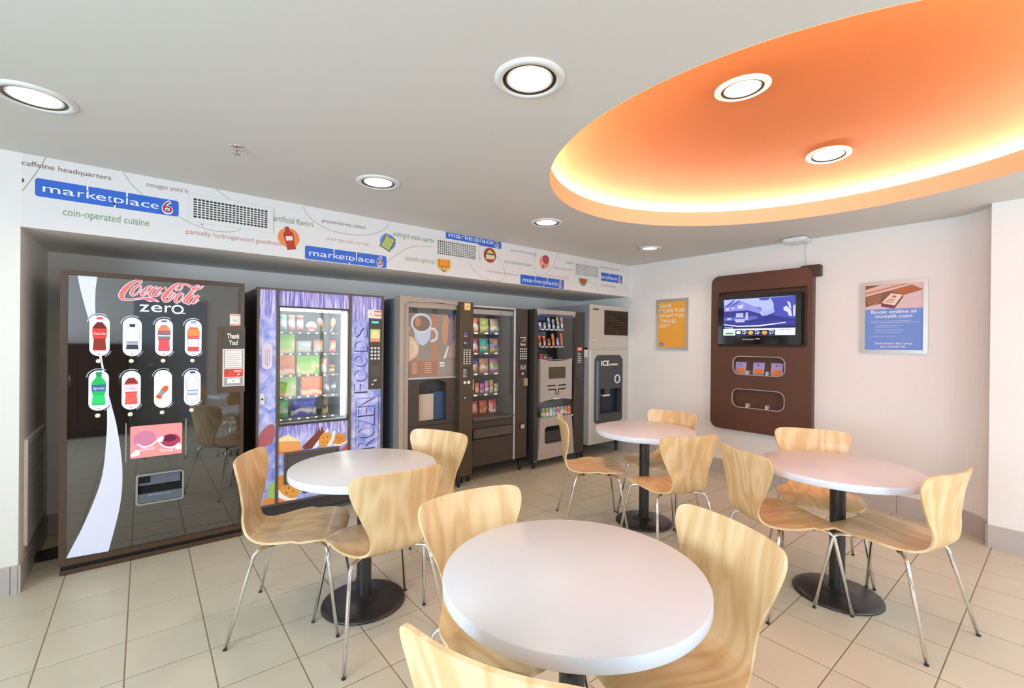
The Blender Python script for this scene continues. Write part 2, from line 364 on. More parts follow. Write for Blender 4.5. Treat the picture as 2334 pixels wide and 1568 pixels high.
# ------------------------------------------------------------------ tiled skirting
BH = .155
def skirting(name, P, step=.2985, start=0, label=None):
    """row of tiles along a plan polyline; room side is to the left of travel"""
    root = bpy.data.objects.new(name, None); COL.objects.link(root); root['kind'] = 'structure'
    for a, b in zip(P[:-1], P[1:]):
        a, b = Vector((*a, 0)), Vector((*b, 0)); L = (b - a).length; t = (b - a) / L; nrm = Vector((-t.y, t.x, 0)); s = -start if L > .2 else 0
        while s < L - .01:
            s0, s1 = max(s, 0), min(s + step, L); g = .0015 if L > .2 else .0006
            p, q = a + t * (s0 + g), a + t * (s1 - g); n = nrm * .011; c = n * .25
            v = [p, q, q + n, p + n]; vv = [(x.x, x.y, 0) for x in v] + [(x.x, x.y, BH - .003) for x in v] + [(x.x, x.y, BH) for x in (p, q, q + n - c, p + n - c)]
            obj('tile', MB().add(vv, [[0, 1, 5, 4], [1, 2, 6, 5], [2, 3, 7, 6], [3, 0, 4, 7], [4, 5, 9, 8], [5, 6, 10, 9], [6, 7, 11, 10], [7, 4, 8, 11], [8, 9, 10, 11], [0, 3, 2, 1]]), m_btile, root); s += step
    return root
arc = [(XP + .292 * math.cos(t), .64 + .274 * math.sin(t)) for t in [-PI / 2 * k / 7 for k in range(0, 8)]]
skirting('baseboard_right', [(XR, .64), (XR, YB)][::1], start=.02)
skirting('baseboard_curve', arc[::-1])
skirting('baseboard_pier', [(XP, -1.8), (XP, .367)], start=.13)
skirting('baseboard_back', [(XR, YB), (XL, YB)])
skirting('baseboard_alcove', [(XL, YB), (XL, YS - .011)], start=.1)
skirting('baseboard_left', [(XL - .0, YS), (-2.5, YS)], start=.27)

# ------------------------------------------------------------------ ceiling downlights and fittings
m_lens = mat('lit_lamp_lens', (1, .97, .9), .4, emit=1.5, ecol=(1, .97, .88))
m_trim = mat('white_trim_ring', (.80, .79, .76), .35)
m_bronze = mat('bronze_reflector', (.09, .05, .02), .25, .6)
def downlight(loc, r, label, tilt=None, power=9, col=(1, .78, .55), grp='white downlights in the flat ceiling'):
    t = thing('downlight', label, 'ceiling light', loc, 0, grp)
    if tilt: t.rotation_euler = tilt
    obj('trim_ring', MB().lathe([(r * .76, -.002), (r * .78, -.009), (r * .9, -.010), (r, -.003), (r, 0.004)], n=48), m_trim, t, True)
    obj('reflector_ring', MB().lathe([(r * .64, .0), (r * .68, -.005), (r * .76, -.006), (r * .77, -.002)], n=48), m_bronze, t, True)
    b = obj('baffle', MB().lathe([(r * .66, -.004), (r * .6, -.002), (r * .56, -.0035), (r * .52, -.0015), (r * .48, -.003), (r * .42, -.001)], n=48), m_trim, t, True)
    obj('lamp_lens', MB().lathe([(r * .65, -.0015), (r * .5, -.0045), (r * .3, -.007), (r * .12, -.008), (.001, -.0082)], n=40), m_lens, t, True)
    d = bpy.data.lights.new('downlight_beam', 'AREA'); d.shape = 'DISK'; d.size = r * 1.1; d.energy = power; d.color = col; d.spread = math.radians(140)
    l = bpy.data.objects.new('downlight_beam', d); COL.objects.link(l); l.parent = t; l.location = (0, 0, -.014)
    return t
for (x, y), lb in (((-.361, 2.768), 'round white downlight at the far left of the ceiling'), ((1.149, 1.325), 'large round downlight alone in the open middle of the ceiling'),
                   ((1.159, 2.80), 'round downlight in front of the first blue marketplace panels'), ((2.634, 2.80), 'round downlight in the row halfway to the corner'),
                   ((4.165, 2.83), 'small round downlight nearest the far corner of the room')):
    downlight((x, y, CZ), .135 if x < 4 else .12, lb, power=DL_P)
for (x, y), lb in (((2.318, 1.05), 'downlight in the orange dome nearer the camera'), ((3.535, 1.034), 'downlight in the orange dome nearer the right wall')):
    z = CZ + (.266 if x < 3 else .255); downlight((x, y, z), .128, lb, tilt=(0, -.05 if x < 3 else .065, 0), power=DL_P * .35, grp='downlights in the orange dome')
def sprinkler(x, y, lb):
    t = thing('sprinkler_head', lb, 'sprinkler', (x, y, CZ), 0, 'fire sprinklers')
    obj('escutcheon', MB().lathe([(.001, -.007), (.022, -.008), (.034, -.004), (.036, 0)], n=24), m_chrome, t, True)
    obj('frame_arm', MB().tube([(-.012, 0, -.006), (-.014, 0, -.022), (-.004, 0, -.036)], .0026, 6).tube([(.012, 0, -.006), (.014, 0, -.022), (.004, 0, -.036)], .0026, 6), m_steel, t, True)
    obj('bulb', MB().lathe([(.001, -.008), (.0028, -.012), (.0028, -.030), (.001, -.034)], n=8), mat('red_bulb', (.5, .03, .01), .2), t, True)
    obj('deflector', MB().lathe([(.001, -.0365), (.017, -.038), (.018, -.0395), (.001, -.040)], n=16), m_steel, t, True)
sprinkler(.377, 2.778, 'chrome sprinkler head on the ceiling between the left downlights')
sprinkler(4.02, 2.865, 'small sprinkler head beside the farthest downlight')
t = thing('wireless_access_point', 'flat white wireless access point on the ceiling above the television', 'access point', (4.80, 1.655, CZ))
obj('housing', MB().prism(rr(-.10, -.10, .10, .10, .035), -.034, -.008, 'z').prism(rr(-.085, -.085, .085, .085, .03), -.042, -.034, 'z'), m_wp, t, True)
obj('mounting_plate', MB().prism(rr(-.07, -.07, .07, .07, .02), -.008, 0, 'z'), m_trim, t, True)
obj('status_light', MB().lathe([(.001, -.0432), (.004, -.043), (.004, -.042)], (-.05, -.02, 0), n=10), mat('green_led', (.1, .9, .3), .4, emit=4), t, True)
tag(obj('wall_cable', MB().tube([(4.921, 1.61, 2.41), (4.921, 1.612, 2.3), (4.921, 1.609, 2.15)], .004, 6), m_wall), 'thin white cable running down from the ceiling to the brown panel', 'cable')

# ------------------------------------------------------------------ cafe tables
def table(x, y, r, lb, h=.738):
    t = thing('cafe_table', lb, 'table', (x, y, 0), 0, 'round white cafe tables')
    tp = obj('table_top', MB().lathe([(.001, h), (r - .004, h), (r - .0015, h - .0012)], n=96), m_white, t, True)
    obj('edge_band', MB().lathe([(r - .0015, h - .0012), (r, h - .004), (r, h - .034), (r - .003, h - .038)], n=96), m_edge, tp, True)
    obj('underside', MB().lathe([(r - .003, h - .038), (.001, h - .038)], n=64), mat('bounce_backer', (.50, .48, .45), .6), tp, True)  # pale underside colour set to bounce light onto the seats
    obj('mounting_plate', MB().lathe([(.001, h - .038), (.13, h - .039), (.13, h - .046), (.04, h - .06)], n=32), m_black, t, True)
    obj('column', MB().lathe([(.038, .028), (.038, h - .05)], n=32), m_black, t, True)
    obj('base', MB().lathe([(.001, .040), (.042, .040), (.046, .034), (.10, .030), (.19, .020), (.212, .012), (.216, .003), (.21, .0), (.001, 0)], n=64), m_black, t, True)
    return t
table(.932, 2.395, .378, 'round white cafe table in front of the blue frozen food machine')
table(3.078, 2.122, .379, 'round white cafe table farthest away, near the ice machine', .731)
table(3.055, .829, .387, 'round white cafe table at right, by the curved wall', .723)
table(.984, .919, .378, 'nearest round white cafe table, large in the foreground')

# ------------------------------------------------------------------ bent plywood chairs
def shell_mesh():
    # centre line of the shell (y forward, z up) and half width, from the front edge of the seat to the top of the back
    K = [(.245, .422, .09), (.243, .428, .135), (.234, .436, .175), (.205, .446, .205), (.14, .452, .225), (.06, .449, .229), (-.03, .442, .218), (-.10, .438, .190), (-.155, .444, .154),
         (-.190, .466, .130), (-.207, .505, .124), (-.214, .56, .138), (-.220, .62, .162), (-.227, .68, .190), (-.236, .735, .211), (-.244, .768, .219), (-.250, .793, .219), (-.254, .811, .210), (-.256, .821, .190), (-.257, .825, .155)]
    P = cat(K, 3); nu = 17; v = []; uv = []; L = 0
    for i, (y, z, w) in enumerate(P):
        a, b = P[max(i - 1, 0)], P[min(i + 1, len(P) - 1)]; d = Vector((b[0] - a[0], b[1] - a[1])).normalized(); nrm = Vector((d.y, -d.x)) * -1   # towards the sitter
        if i: L += math.hypot(y - P[i - 1][0], z - P[i - 1][1])
        back = max(0, min(1, (z - .47) / .12)) if y < -.1 else 0; seat = 1 - back
        for k in range(nu):
            s = -1 + 2 * k / (nu - 1); x = s * w
            lift = back * .95 * x * x + seat * (.35 if y < .05 else .15) * x * x
            v.append((x, y - nrm.x * -lift if False else y + (lift if back > 0 else 0) * back, z + lift * seat)); uv.append((x + .3, L))
    n = len(P); F = [[i * nu + k, i * nu + k + 1, (i + 1) * nu + k + 1, (i + 1) * nu + k] for i in range(n - 1) for k in range(nu - 1)]
    me = bpy.data.meshes.new('seat_shell'); me.from_pydata(v, [], F)
    ul = me.uv_layers.new(name='UVMap')
    for lp in me.loops: ul.data[lp.index].uv = uv[lp.vertex_index]
    bm = bmesh.new(); bm.from_mesh(me); bmesh.ops.recalc_face_normals(bm, faces=bm.faces[:])
    g = bmesh.ops.solidify(bm, geom=bm.faces[:], thickness=.0105)
    for f in bm.faces: f.smooth = True
    for e in bm.edges:
        if len(e.link_faces) == 2 and e.calc_face_angle(0) > math.radians(50): e.smooth = False
    bm.to_mesh(me); bm.free(); me.materials.append(m_wood); return me
def fillet(P, r, n=6):
    R = [Vector(P[0])]
    for a, b, c in zip(P[:-2], P[1:-1], P[2:]):
        a, b, c = Vector(a), Vector(b), Vector(c); d1 = (a - b).normalized(); d2 = (c - b).normalized(); p, q = b + d1 * r, b + d2 * r
        for k in range(n + 1): t = k / n; R.append(p * (1 - t) ** 2 + b * 2 * t * (1 - t) + q * t * t)
    R.append(Vector(P[-1])); return R
FW, FD = .245, .24
shell = shell_mesh()
hub = MB().lathe([(.001, .424), (.075, .424), (.078, .419), (.078, .405), (.06, .400), (.001, .400)], (0, .02, 0), 28).mesh('hub')
legs = {}
for sx in (-1, 1):
    for sy in (-1, 1):
        dy = .02
        P = fillet([(sx * .03, dy + sy * .03, .409), (sx * .188, dy + sy * .158, .412), (sx * .196, dy * .9 + sy * .168, .408), (sx * FW, sy * FD, .004)][:2] + [(sx * FW, sy * FD, .004)], .036)
        lm = MB().tube(P, .0088, 10).mesh('leg'); cm = MB().lathe([(.0086, .0), (.0094, .0005), (.0094, .006), (.0088, .007)], (sx * FW, sy * FD, 0), 10, cap=True).mesh('foot_cap')
        pm = MB().box(-.012, .012, -.008, .008, -.010, .012, .003); c, s_ = math.cos(math.atan2(sy, sx)), math.sin(math.atan2(sy, sx))
        pm.v = [(x * c - y * s_ + sx * .118, x * s_ + y * c + dy + sy * .1, z + .413) for x, y, z in pm.v]
        legs[(sx, sy)] = (lm, cm, pm.mesh('rubber_spacer'))
def chair(x, y, ang, lb, grp):
    t = thing('plywood_chair', lb, 'chair', (x, y, 0), math.radians(ang - 90), grp)
    obj('seat_shell', shell, m_wood, t, True); obj('hub', hub, m_black, t, True)
    for lm, cm, pm in legs.values():
        l = obj('leg', lm, m_chrome, t, True); obj('foot_cap', cm, m_blackp, l, True); obj('rubber_spacer', pm, m_blackp, l, True)
for x, y, a, lb, g in [
    (.620, 2.511, -26.6, 'beech chair at the left end of the table by the frozen food machine', 0),
    (.905, 2.125, 88.5, 'beech chair with its back to the camera at the frozen food machine table', 0),
    (1.290, 2.487, 204.1, 'beech chair behind the table by the coffee machine, facing left', 0),
    (2.725, 2.364, -40, 'beech chair seen from the side at the far table, before the can machine', 1),
    (3.330, 2.151, 186, 'beech chair behind the far table, against the wall under the orange poster', 1),
    (2.793, 1.728, 67.7, 'beech chair with its back to the camera at the far table', 1),
    (2.782, 1.041, -31, 'beech chair at the left of the right-hand table, back to the camera', 2),
    (2.978, .568, 76.3, 'beech chair at the far right of the picture, nearest the pier', 2),
    (3.381, 1.031, 205.9, 'beech chair behind the right-hand table, under the television panel', 2),
    (.966, 1.228, -94.6, 'beech chair tucked behind the nearest table, upper left of it', 3),
    (1.266, .774, 160.9, 'beech chair at the right side of the nearest table', 3),
    (.709, .772, 24.3, 'beech chair in the bottom foreground, mostly cut off, at the nearest table', 3)]:
    chair(x, y, a, lb, 'beech plywood chairs')

# ------------------------------------------------------------------ shared machine helpers
def plate(name, P, y0, y1, m, par): return obj(name, MB().prism(P, y0, y1), m, par)
def bx(name, x0, x1, y0, y1, z0, z1, m, par, bev=0): return obj(name, MB().box(x0, x1, y0, y1, z0, z1, bev), m, par)
def rect(x0, z0, x1, z1): return [(x0, z0), (x1, z0), (x1, z1), (x0, z1)]
def tleg(x, y, z, par, r=.02): return obj('leg', MB().lathe([(r * .55, .0), (r * .6, .004), (r, z), (.001, z)], (x, y, 0), 14), m_blackp, par)
def dots(rows, cols, x0, x1, z0, z1, w, h, y, d=.004):
    mb = MB()
    for i in range(rows):
        for j in range(cols):
            cx = x0 + (x1 - x0) * j / max(cols - 1, 1); cz = z0 + (z1 - z0) * i / max(rows - 1, 1); mb.box(cx - w / 2, cx + w / 2, y - d, y, cz - h / 2, cz + h / 2)
    return mb
def pack(c1, c2, c3, seed=0, rough=.3, sc=14):
    m = bpy.data.materials.new('printed_pack'); m.use_nodes = True; N = m.node_tree.nodes; L = m.node_tree.links; b = N['Principled BSDF']
    b.inputs['Roughness'].default_value = rough
    t = N.new('ShaderNodeTexCoord'); n = N.new('ShaderNodeTexNoise'); n.inputs['Scale'].default_value = sc; n.inputs['Detail'].default_value = 2
    ad = N.new('ShaderNodeVectorMath'); ad.operation = 'ADD'; ad.inputs[1].default_value = (seed * 3.7, seed * 1.3, seed); L.new(t.outputs['Object'], ad.inputs[0]); L.new(ad.outputs[0], n.inputs['Vector'])
    sp = N.new('ShaderNodeSeparateXYZ'); L.new(t.outputs['Generated'], sp.inputs[0])
    k = N.new('ShaderNodeMath'); k.operation = 'MULTIPLY_ADD'; k.inputs[1].default_value = .9; L.new(n.outputs['Fac'], k.inputs[0])
    k0 = N.new('ShaderNodeMath'); k0.operation = 'MULTIPLY_ADD'; k0.inputs[1].default_value = .7; k0.inputs[2].default_value = -.3; L.new(sp.outputs[2], k0.inputs[0]); L.new(k0.outputs[0], k.inputs[2])
    r = N.new('ShaderNodeValToRGB'); r.color_ramp.interpolation = 'EASE'; e = r.color_ramp.elements
    e[0].position = .18; e[0].color = (*hexc(c1), 1); e[1].position = .36; e[1].color = (*hexc(c2), 1); x = e.new(.55); x.color = (*hexc(c3), 1); x = e.new(.72); x.color = (*hexc(c1), 1)
    L.new(k.outputs[0], r.inputs[0]); L.new(r.outputs[0], b.inputs['Base Color']); return m
def pillow(w, h, d, nu=8, nv=10):
    mb = MB(); v = []
    for side in (-1, 1):
        for j in range(nv + 1):
            t = -1 + 2 * j / nv; ft = max(0, 1 - abs(t) ** 3.2)
            for i in range(nu + 1):
                s = -1 + 2 * i / nu; fs = max(0, 1 - s * s) ** .5; wob = .012 * w * math.sin(7 * t + side * 2)
                v.append((s * w / 2 * (1 - .06 * (1 - abs(t)) ) + wob, side * d / 2 * fs * ft ** .7, (t + 1) * h / 2))
    m = (nu + 1) * (nv + 1); F = []
    for k in (0, m):
        for j in range(nv):
            for i in range(nu): a = k + j * (nu + 1) + i; F.append([a, a + 1, a + nu + 2, a + nu + 1])
    mb.add(v, F, True); return mb
def bag(name, x, y, z, w, h, d, m, lb, c='snack', grp=None, tilt=0, lean=0):
    o = obj(name, pillow(w, h, d), m); o.location = (x, y, z); o.rotation_euler = (lean, tilt, 0); return tag(o, lb, c, grp)
def carton(name, x0, x1, y, z0, z1, d, m, lb, grp=None):
    t = thing(name, lb, 'food box', ((x0 + x1) / 2, y, z0), 0, grp); w = (x1 - x0) / 2
    obj('carton', MB().box(-w, w, 0, d, 0, z1 - z0, .002), m, t, True); return t

# ------------------------------------------------------------------ cola machine
YC = 3.74
m_gloss = mat('glossy_black_panel', (.014, .010, .008), .03, ior=2.6)
m_frame = mat('machine_frame_brown', (.075, .038, .017), .28, ior=1.6)
m_ribbon = mat('backlit_white_ribbon', (.58, .61, .72), .3, emit=.26, ecol=(.78, .82, 1))
m_lit = mat('backlit_white_button', (.60, .63, .74), .3, emit=.30, ecol=(.88, .9, 1))
t = soda = thing('cola_machine', 'tall glossy black cola vending machine with white ribbon at far left', 'vending machine', (.09, 4.05, 0), 0, 'vending machines in the alcove')
bx('cabinet', -.372, .556, 3.78, 4.40, .03, 1.80, m_frame, t, .006)
obj('door', MB().ring(rect(-.378, .058, .561, 1.806), rect(-.346, .088, .538, 1.778), YC - .012, YC + .04), m_frame, t)
FP = [(-.346, .088), (.538, .088), (.538, 1.03), (.402, 1.03), (.402, 1.494), (.538, 1.494), (.538, 1.778), (-.346, 1.778)]
plate('front_panel', FP, YC, YC + .03, m_gloss, t)
bx('kick_plate', -.372, .556, YC + .015, YC + .05, .0, .058, m_blackp, t); bx('foot_rail', -.375, .558, YC - .004, YC + .012, 0.004, .03, m_frame, t, .003)
pc = PR('y', YC)
def ribbon_poly(Lp, Rp): return [cat(Lp, 8) + cat(Rp, 8)[::-1]]
decal('ribbon', ribbon_poly([(-.306, 1.777), (-.289, 1.672), (-.261, 1.54), (-.23, 1.4), (-.2, 1.25), (-.180, 1.10), (-.170, .958), (-.172, .791), (-.193, .545), (-.263, .305), (-.346, .10)],
                            [(-.219, 1.777), (-.227, 1.672), (-.225, 1.54), (-.21, 1.4), (-.19, 1.25), (-.170, 1.10), (-.148, .986), (-.121, .838), (-.096, .589), (-.106, .36), (-.158, .090)]), pc, .0012, m_ribbon, t)
# script lettering drawn as pen strokes
def LG(x, y, w=None):
    u, v = x / 2334, y / 1061; X = -.142 + .499 * u + .002 * v; Z = 1.787 + .050 * u - .271 * v - .031 * u * v
    return (X, Z) if w is None else (X, Z, w * .000215)
STK = [
 [(565, 170, 30), (598, 140, 38), (600, 105, 34), (545, 98, 40), (430, 138, 66), (300, 235, 98), (195, 370, 112), (160, 470, 108), (205, 545, 62), (330, 562, 34), (480, 548, 30), (640, 528, 30), (760, 530, 44), (860, 550, 60), (940, 578, 40), (1030, 608, 8)],
 [(700, 530, 30), (770, 560, 50), (800, 590, 24), (870, 570, 40)],
 [(820, 290, 32), (852, 262, 30), (815, 238, 34), (720, 300, 56), (640, 385, 66), (630, 445, 52), (690, 440, 26), (790, 350, 20)],
 [(1095, 262, 60), (1000, 360, 58), (935, 450, 56), (980, 460, 24), (1100, 380, 14)],
 [(1145, 286, 40), (1215, 276, 40)],
 [(1470, 340, 22), (1545, 320, 24), (1600, 240, 24), (1560, 200, 26), (1490, 232, 24), (1442, 310, 24), (1470, 345, 22)],
 [(1600, 190, 30), (1510, 178, 44), (1390, 235, 70), (1250, 370, 98), (1145, 500, 100), (1165, 590, 62), (1250, 592, 38), (1360, 505, 34), (1415, 425, 30), (1360, 398, 30), (1290, 460, 48), (1235, 520, 18)],
 [(1560, 185, 30), (1670, 185, 34), (1770, 222, 50), (1850, 272, 56), (1930, 300, 34), (2030, 296, 40), (2095, 262, 30), (2155, 225, 4)],
 [(1945, 335, 24), (2022, 245, 24), (2000, 220, 28), (1930, 258, 44), (1810, 390, 56), (1690, 530, 62), (1640, 610, 58), (1690, 620, 28), (1790, 520, 16)],
 [(1950, 330, 22), (1860, 410, 20), (1770, 475, 18)],
 [(2030, 452, 58), (1940, 545, 58), (1875, 635, 54), (1920, 640, 24), (2030, 560, 14)]]
RNG = [(492, 335, 150, 78), (900, 370, 135, 66), (1525, 518, 138, 74), (1820, 560, 135, 62)]
red_p, wht_p = [], []
for st in STK:
    red_p += stroke([LG(*q) for q in st]); wht_p += stroke([LG(q[0], q[1], q[2] + 34) for q in st])
for cx, cy, a, b in RNG:
    R = [(cx + a * math.cos(k) * .64 + b * math.sin(k) * .62, cy - a * math.cos(k) * .72 + b * math.sin(k) * .62, 42 + 22 * math.sin(k + 3.6)) for k in [2 * PI * i / 14 for i in range(14)]]
    red_p += stroke([LG(*q) for q in R], closed=True, n=3); wht_p += stroke([LG(q[0], q[1], q[2] + 30) for q in R], closed=True, n=3)
m_redlit = mat('backlit_red_script', (.75, .10, .09), .4, emit=.55, ecol=(.95, .16, .14))
lw = decal('script_logo_outline', wht_p, pc, .0010, m_lit, t); decal('script_logo', red_p, pc, .0018, m_redlit, lw)
text('zero_lettering', [('z', -.020, .030), ('e', .038, .096), ('r', .108, .145)], 0, 0, 1.578, .098, pc, .0014, m_lit, t, bold=.008)
decal('zero_ring', stroke([(.1765 + .027 * math.cos(a), 1.600 + .0255 * math.sin(a)) for a in [2 * PI * i / 20 for i in range(20)]], .011, 2, True) + [rect(.200, 1.573, .219, 1.579)], pc, .0014, m_lit, t)
# eight bottle buttons
BP = [(0, .80), (.02, .9), (.06, .92), (.18, .86), (.30, .80), (.36, .86), (.40, .95), (.58, 1.0), (.68, .98), (.76, .72), (.83, .42), (.86, .36), (.93, .36), (.935, .42), (.99, .42), (1, .40)]
def bottle(cx, z0, z1, hw, lo=0, hi=1, k=1.0):
    P = [p for p in BP if lo <= p[0] <= hi]
    def wat(t):
        for (a, wa), (b, wb) in zip(BP[:-1], BP[1:]):
            if a <= t <= b: return wa + (wb - wa) * (t - a) / (b - a)
        return BP[-1][1]
    P = [(lo, wat(lo))] + [p for p in P if lo < p[0] < hi] + [(hi, wat(hi))]
    return [(cx + w * hw * k, z0 + tt * (z1 - z0)) for tt, w in P] + [(cx - w * hw * k, z0 + tt * (z1 - z0)) for tt, w in reversed(P)]
PILL = [(-.206, 1.293, 1.545), (-.053, 1.291, 1.539), (.106, 1.290, 1.537), (.263, 1.288, 1.536), (-.208, .961, 1.210), (-.056, .955, 1.202), (.103, .953, 1.203), (.260, .955, 1.199)]
FL = [[('D2453A', 0, 1), ('8A2A18', .02, .36), ('D8302C', .40, .62), ('6A1E14', .66, .84), ('E9EAF4', .85, .93), ('E04848', .935, 1)],
      [('FFFFFF', 0, .84), ('E8EAF6', .84, 1), ('3C3A44', .06, .24), ('8A8EB8', .27, .36), ('2C2A2C', .90, 1)],
      [('A8555A', 0, .84), ('E2505A', .02, .36), ('7A7A86', .40, .48), ('E6E8F0', .48, .51), ('8C6A74', .52, .64), ('F08060', .66, .82), ('6A6A74', .94, 1)],
      [('E8604A', 0, .80), ('C84A4A', .02, .14), ('F4F6FF', .15, .42), ('6C74C8', .40, .43), ('F28A50', .52, .74), ('E9EAF4', .80, .93), ('9A9AC8', .935, 1)],
      [('1FB45A', 0, 1), ('2AC86A', .05, .3), ('3C5A9A', .42, .62), ('14904A', .86, 1)],
      [('D2505A', 0, .84), ('E85A50', .02, .34), ('F6F0F6', .40, .62), ('8C2A20', .66, .82), ('ECECF6', .84, 1)],
      [],
      [('E6E9FA', 0, .93), ('8088C0', .20, .24), ('C9D0F0', .24, .34), ('7C84BE', .34, .37), ('3C4A8C', .94, 1)]]
m_cream = mat('cream_button', (.72, .66, .52), .4, emit=.25, ecol=(.8, .72, .55))
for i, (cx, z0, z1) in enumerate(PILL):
    b = plate('selection_button', rr(cx - .046, z0 + .002, cx + .046, z1 - .002, .0455, 8), YC - .006, YC, m_lit if i != 6 else mat('backlit_beige_button', (.8, .74, .66), .3, emit=.5, ecol=(.9, .82, .72)), t)
    pb = PR('y', YC - .006); zb, zt, hw = z0 + .036, z1 - .012, .033
    if i == 1: zt = z1 - .045
    for j, (c, lo, hi) in enumerate(FL[i]): decal('bottle_picture', [bottle(cx, zb, zt, hw, lo, hi, 1 if j == 0 else .97)], pb, .0005 + j * .0003, flat(c, .4, .25), b)
    if i == 6:
        ang = math.radians(-32); c_, s_ = math.cos(ang), math.sin(ang)
        for j, (c, lo, hi) in enumerate([('D9482C', 0, .82), ('8E8E90', .18, .52), ('E25A30', .55, .82), ('D8D0C8', .82, 1)]):
            P = bottle(0, -.055, .055, .016, lo, hi); decal('bottle_picture', [[(cx + .002 + p[0] * c_ - p[1] * s_, (z0 + z1) / 2 - .012 + p[0] * s_ + p[1] * c_) for p in P]], pb, .0005 + j * .0003, flat(c, .4, .25), b)
    if i in (1, 3, 7): decal('bottle_outline', [bottle(cx, zb - .002, zt + .002, hw + .002)], pb, .0003, flat('8E94B4', .4, .1), b)
    if i in (0, 4, 5): text('bottle_lettering', {0: 'Coca-Cola', 4: 'Sprite', 5: 'Coke'}[i], cx - .026, cx + .026, zb + .50 * (zt - zb) - .006, .024, pb, .0028, flat({0: 'FFFFFF', 4: 'EEF2FF', 5: 'D03040'}[i], .4, .2), b, shear=.2)
    text('ounce_mark', '20oz', cx - .008, cx + .008, z0 + .012, .011, pb, .001, flat('5A5040'), b)
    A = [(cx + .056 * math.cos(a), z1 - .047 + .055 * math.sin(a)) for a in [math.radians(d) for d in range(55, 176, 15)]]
    decal('highlight_arc', stroke(A, .006, 3), pc, .0012, mat('painted_rim_glint', (.62, .66, .74), .25, .6), b)  # highlights on the button rim painted as arcs
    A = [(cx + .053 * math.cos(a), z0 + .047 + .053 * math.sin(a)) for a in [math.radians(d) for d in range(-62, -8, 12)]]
    decal('highlight_arc', stroke(A, .005, 3), pc, .0012, mat('painted_rim_glint', (.62, .66, .74)), b)
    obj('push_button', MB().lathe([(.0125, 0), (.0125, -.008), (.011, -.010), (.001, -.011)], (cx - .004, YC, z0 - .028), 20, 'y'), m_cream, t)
# price and payment column
pm = plate('payment_panel', rr(.402, 1.032, .566, 1.498, .006), YC - .016, YC + .004, m_frame, t); pp = PR('y', YC - .016)
plate('thank_you_sign', rect(.430, 1.345, .561, 1.464), YC - .020, YC - .016, mat('dark_taupe_sign', (.075, .060, .052), .4), pm)
text('thank_you_lettering', 'Thank', .455, .532, 1.412, .050, pp, .005, flat('F4EADA', .5, .2), pm, bold=.02); text('thank_you_lettering', 'You!', .466, .520, 1.368, .046, pp, .005, flat('F4EADA', .5, .2), pm, bold=.02)
cd = plate('instruction_card', rect(.430, 1.077, .562, 1.339), YC - .019, YC - .016, flat('EFE6DA'), pm); pk = PR('y', YC - .019)
decal('card_print', [rect(.438, 1.205, .554, 1.331)], pk, .0005, flat('A89C96'), cd); decal('card_print', [rect(.445, 1.208, .546, 1.328)], pk, .001, flat('F2ECEA'), cd)
decal('card_print', [rect(.452, 1.222 + k * .0135, .540 - (k % 3) * .008, 1.2245 + k * .0135) for k in range(7)], pk, .0015, flat('B0A8A4'), cd)
decal('card_print', [rect(.438, 1.142, .554, 1.198)], pk, .0005, flat('E2523C'), cd); decal('card_print', [rect(.500, 1.176, .543, 1.190)], pk, .001, flat('F6B0C0'), cd); decal('card_print', [rect(.452, 1.158, .458, 1.194)], pk, .001, flat('6A5A78'), cd)
decal('card_print', [rect(.438, 1.082, .554, 1.138)], pk, .0005, flat('A8A4AC'), cd); decal('card_print', [rect(.458, 1.098, .534, 1.131)], pk, .001, flat('F4F2F0'), cd); decal('card_print', [disc(.496, 1.114, .005, .003, 12)], pk, .0015, flat('404048'), cd)
obj('coin_button', MB().lathe([(.010, 0), (.010, -.006), (.001, -.007)], (.528, YC - .019, 1.158), 16, 'y'), m_chrome, pm)
st = plate('paper_sticker', rect(.473, 1.502, .538, 1.585), YC - .002, YC, flat('F4E6DE'), t); decal('sticker_print', [rect(.473, 1.502, .538, 1.514), rect(.476, 1.572, .535, 1.582)], PR('y', YC - .002), .0005, flat('EFA68C'), st); decal('sticker_print', stroke([(.498, 1.545, .003), (.505, 1.540, .004), (.515, 1.536, .002)]), PR('y', YC - .002), .001, flat('6A5A50'), st)
# pink picture panel with two glasses
m_pink = mat('backlit_pink_picture', (.80, .20, .20), .35, emit=.45, ecol=(1, .33, .33))
ad = plate('picture_panel', rr(-.059, .645, .206, .848, .008), YC - .005, YC, m_pink, t); pa = PR('y', YC - .005)
decal('glass_picture', [disc(.015, .755, .072, .062, 28, .15)], pa, .0005, flat('E88A9A', .4, .3), ad); decal('glass_picture', [disc(.012, .765, .056, .05, 24)], pa, .001, flat('C77A98', .4, .3), ad)
decal('glass_picture', [disc(.143, .735, .054, .046, 24)], pa, .0005, flat('A83A5A', .4, .25), ad); decal('glass_picture', [disc(.140, .752, .036, .022, 20)], pa, .001, flat('6A2044', .4, .15), ad)
decal('glass_rim', stroke([(-.025, .735), (.01, .712), (.05, .722), (.085, .755)], .009) + stroke([(.088, .725), (.12, .697), (.16, .693), (.19, .715)], .009), pa, .0015, flat('FFE6E6', .4, .4), ad)
for P_ in [[(-.057, .672), (-.03, .70), (-.01, .69), (-.015, .662), (-.05, .655)], [(.165, .690), (.188, .712), (.205, .700), (.198, .672), (.172, .672)], [(.075, .755), (.095, .772), (.112, .762), (.1, .732), (.08, .73)]]: decal('ice_cube', [P_], pa, .002, flat('E2D6EA', .3, .4), ad)
text('script_print', 'Coca-Cola', -.012, .062, .690, .034, pa, .0022, flat('FFE9E9', .4, .4), ad, shear=.25); text('script_print', 'Coca-Cola', .088, .158, .668, .034, pa, .0022, flat('FFE9E9', .4, .4), ad, shear=.25)
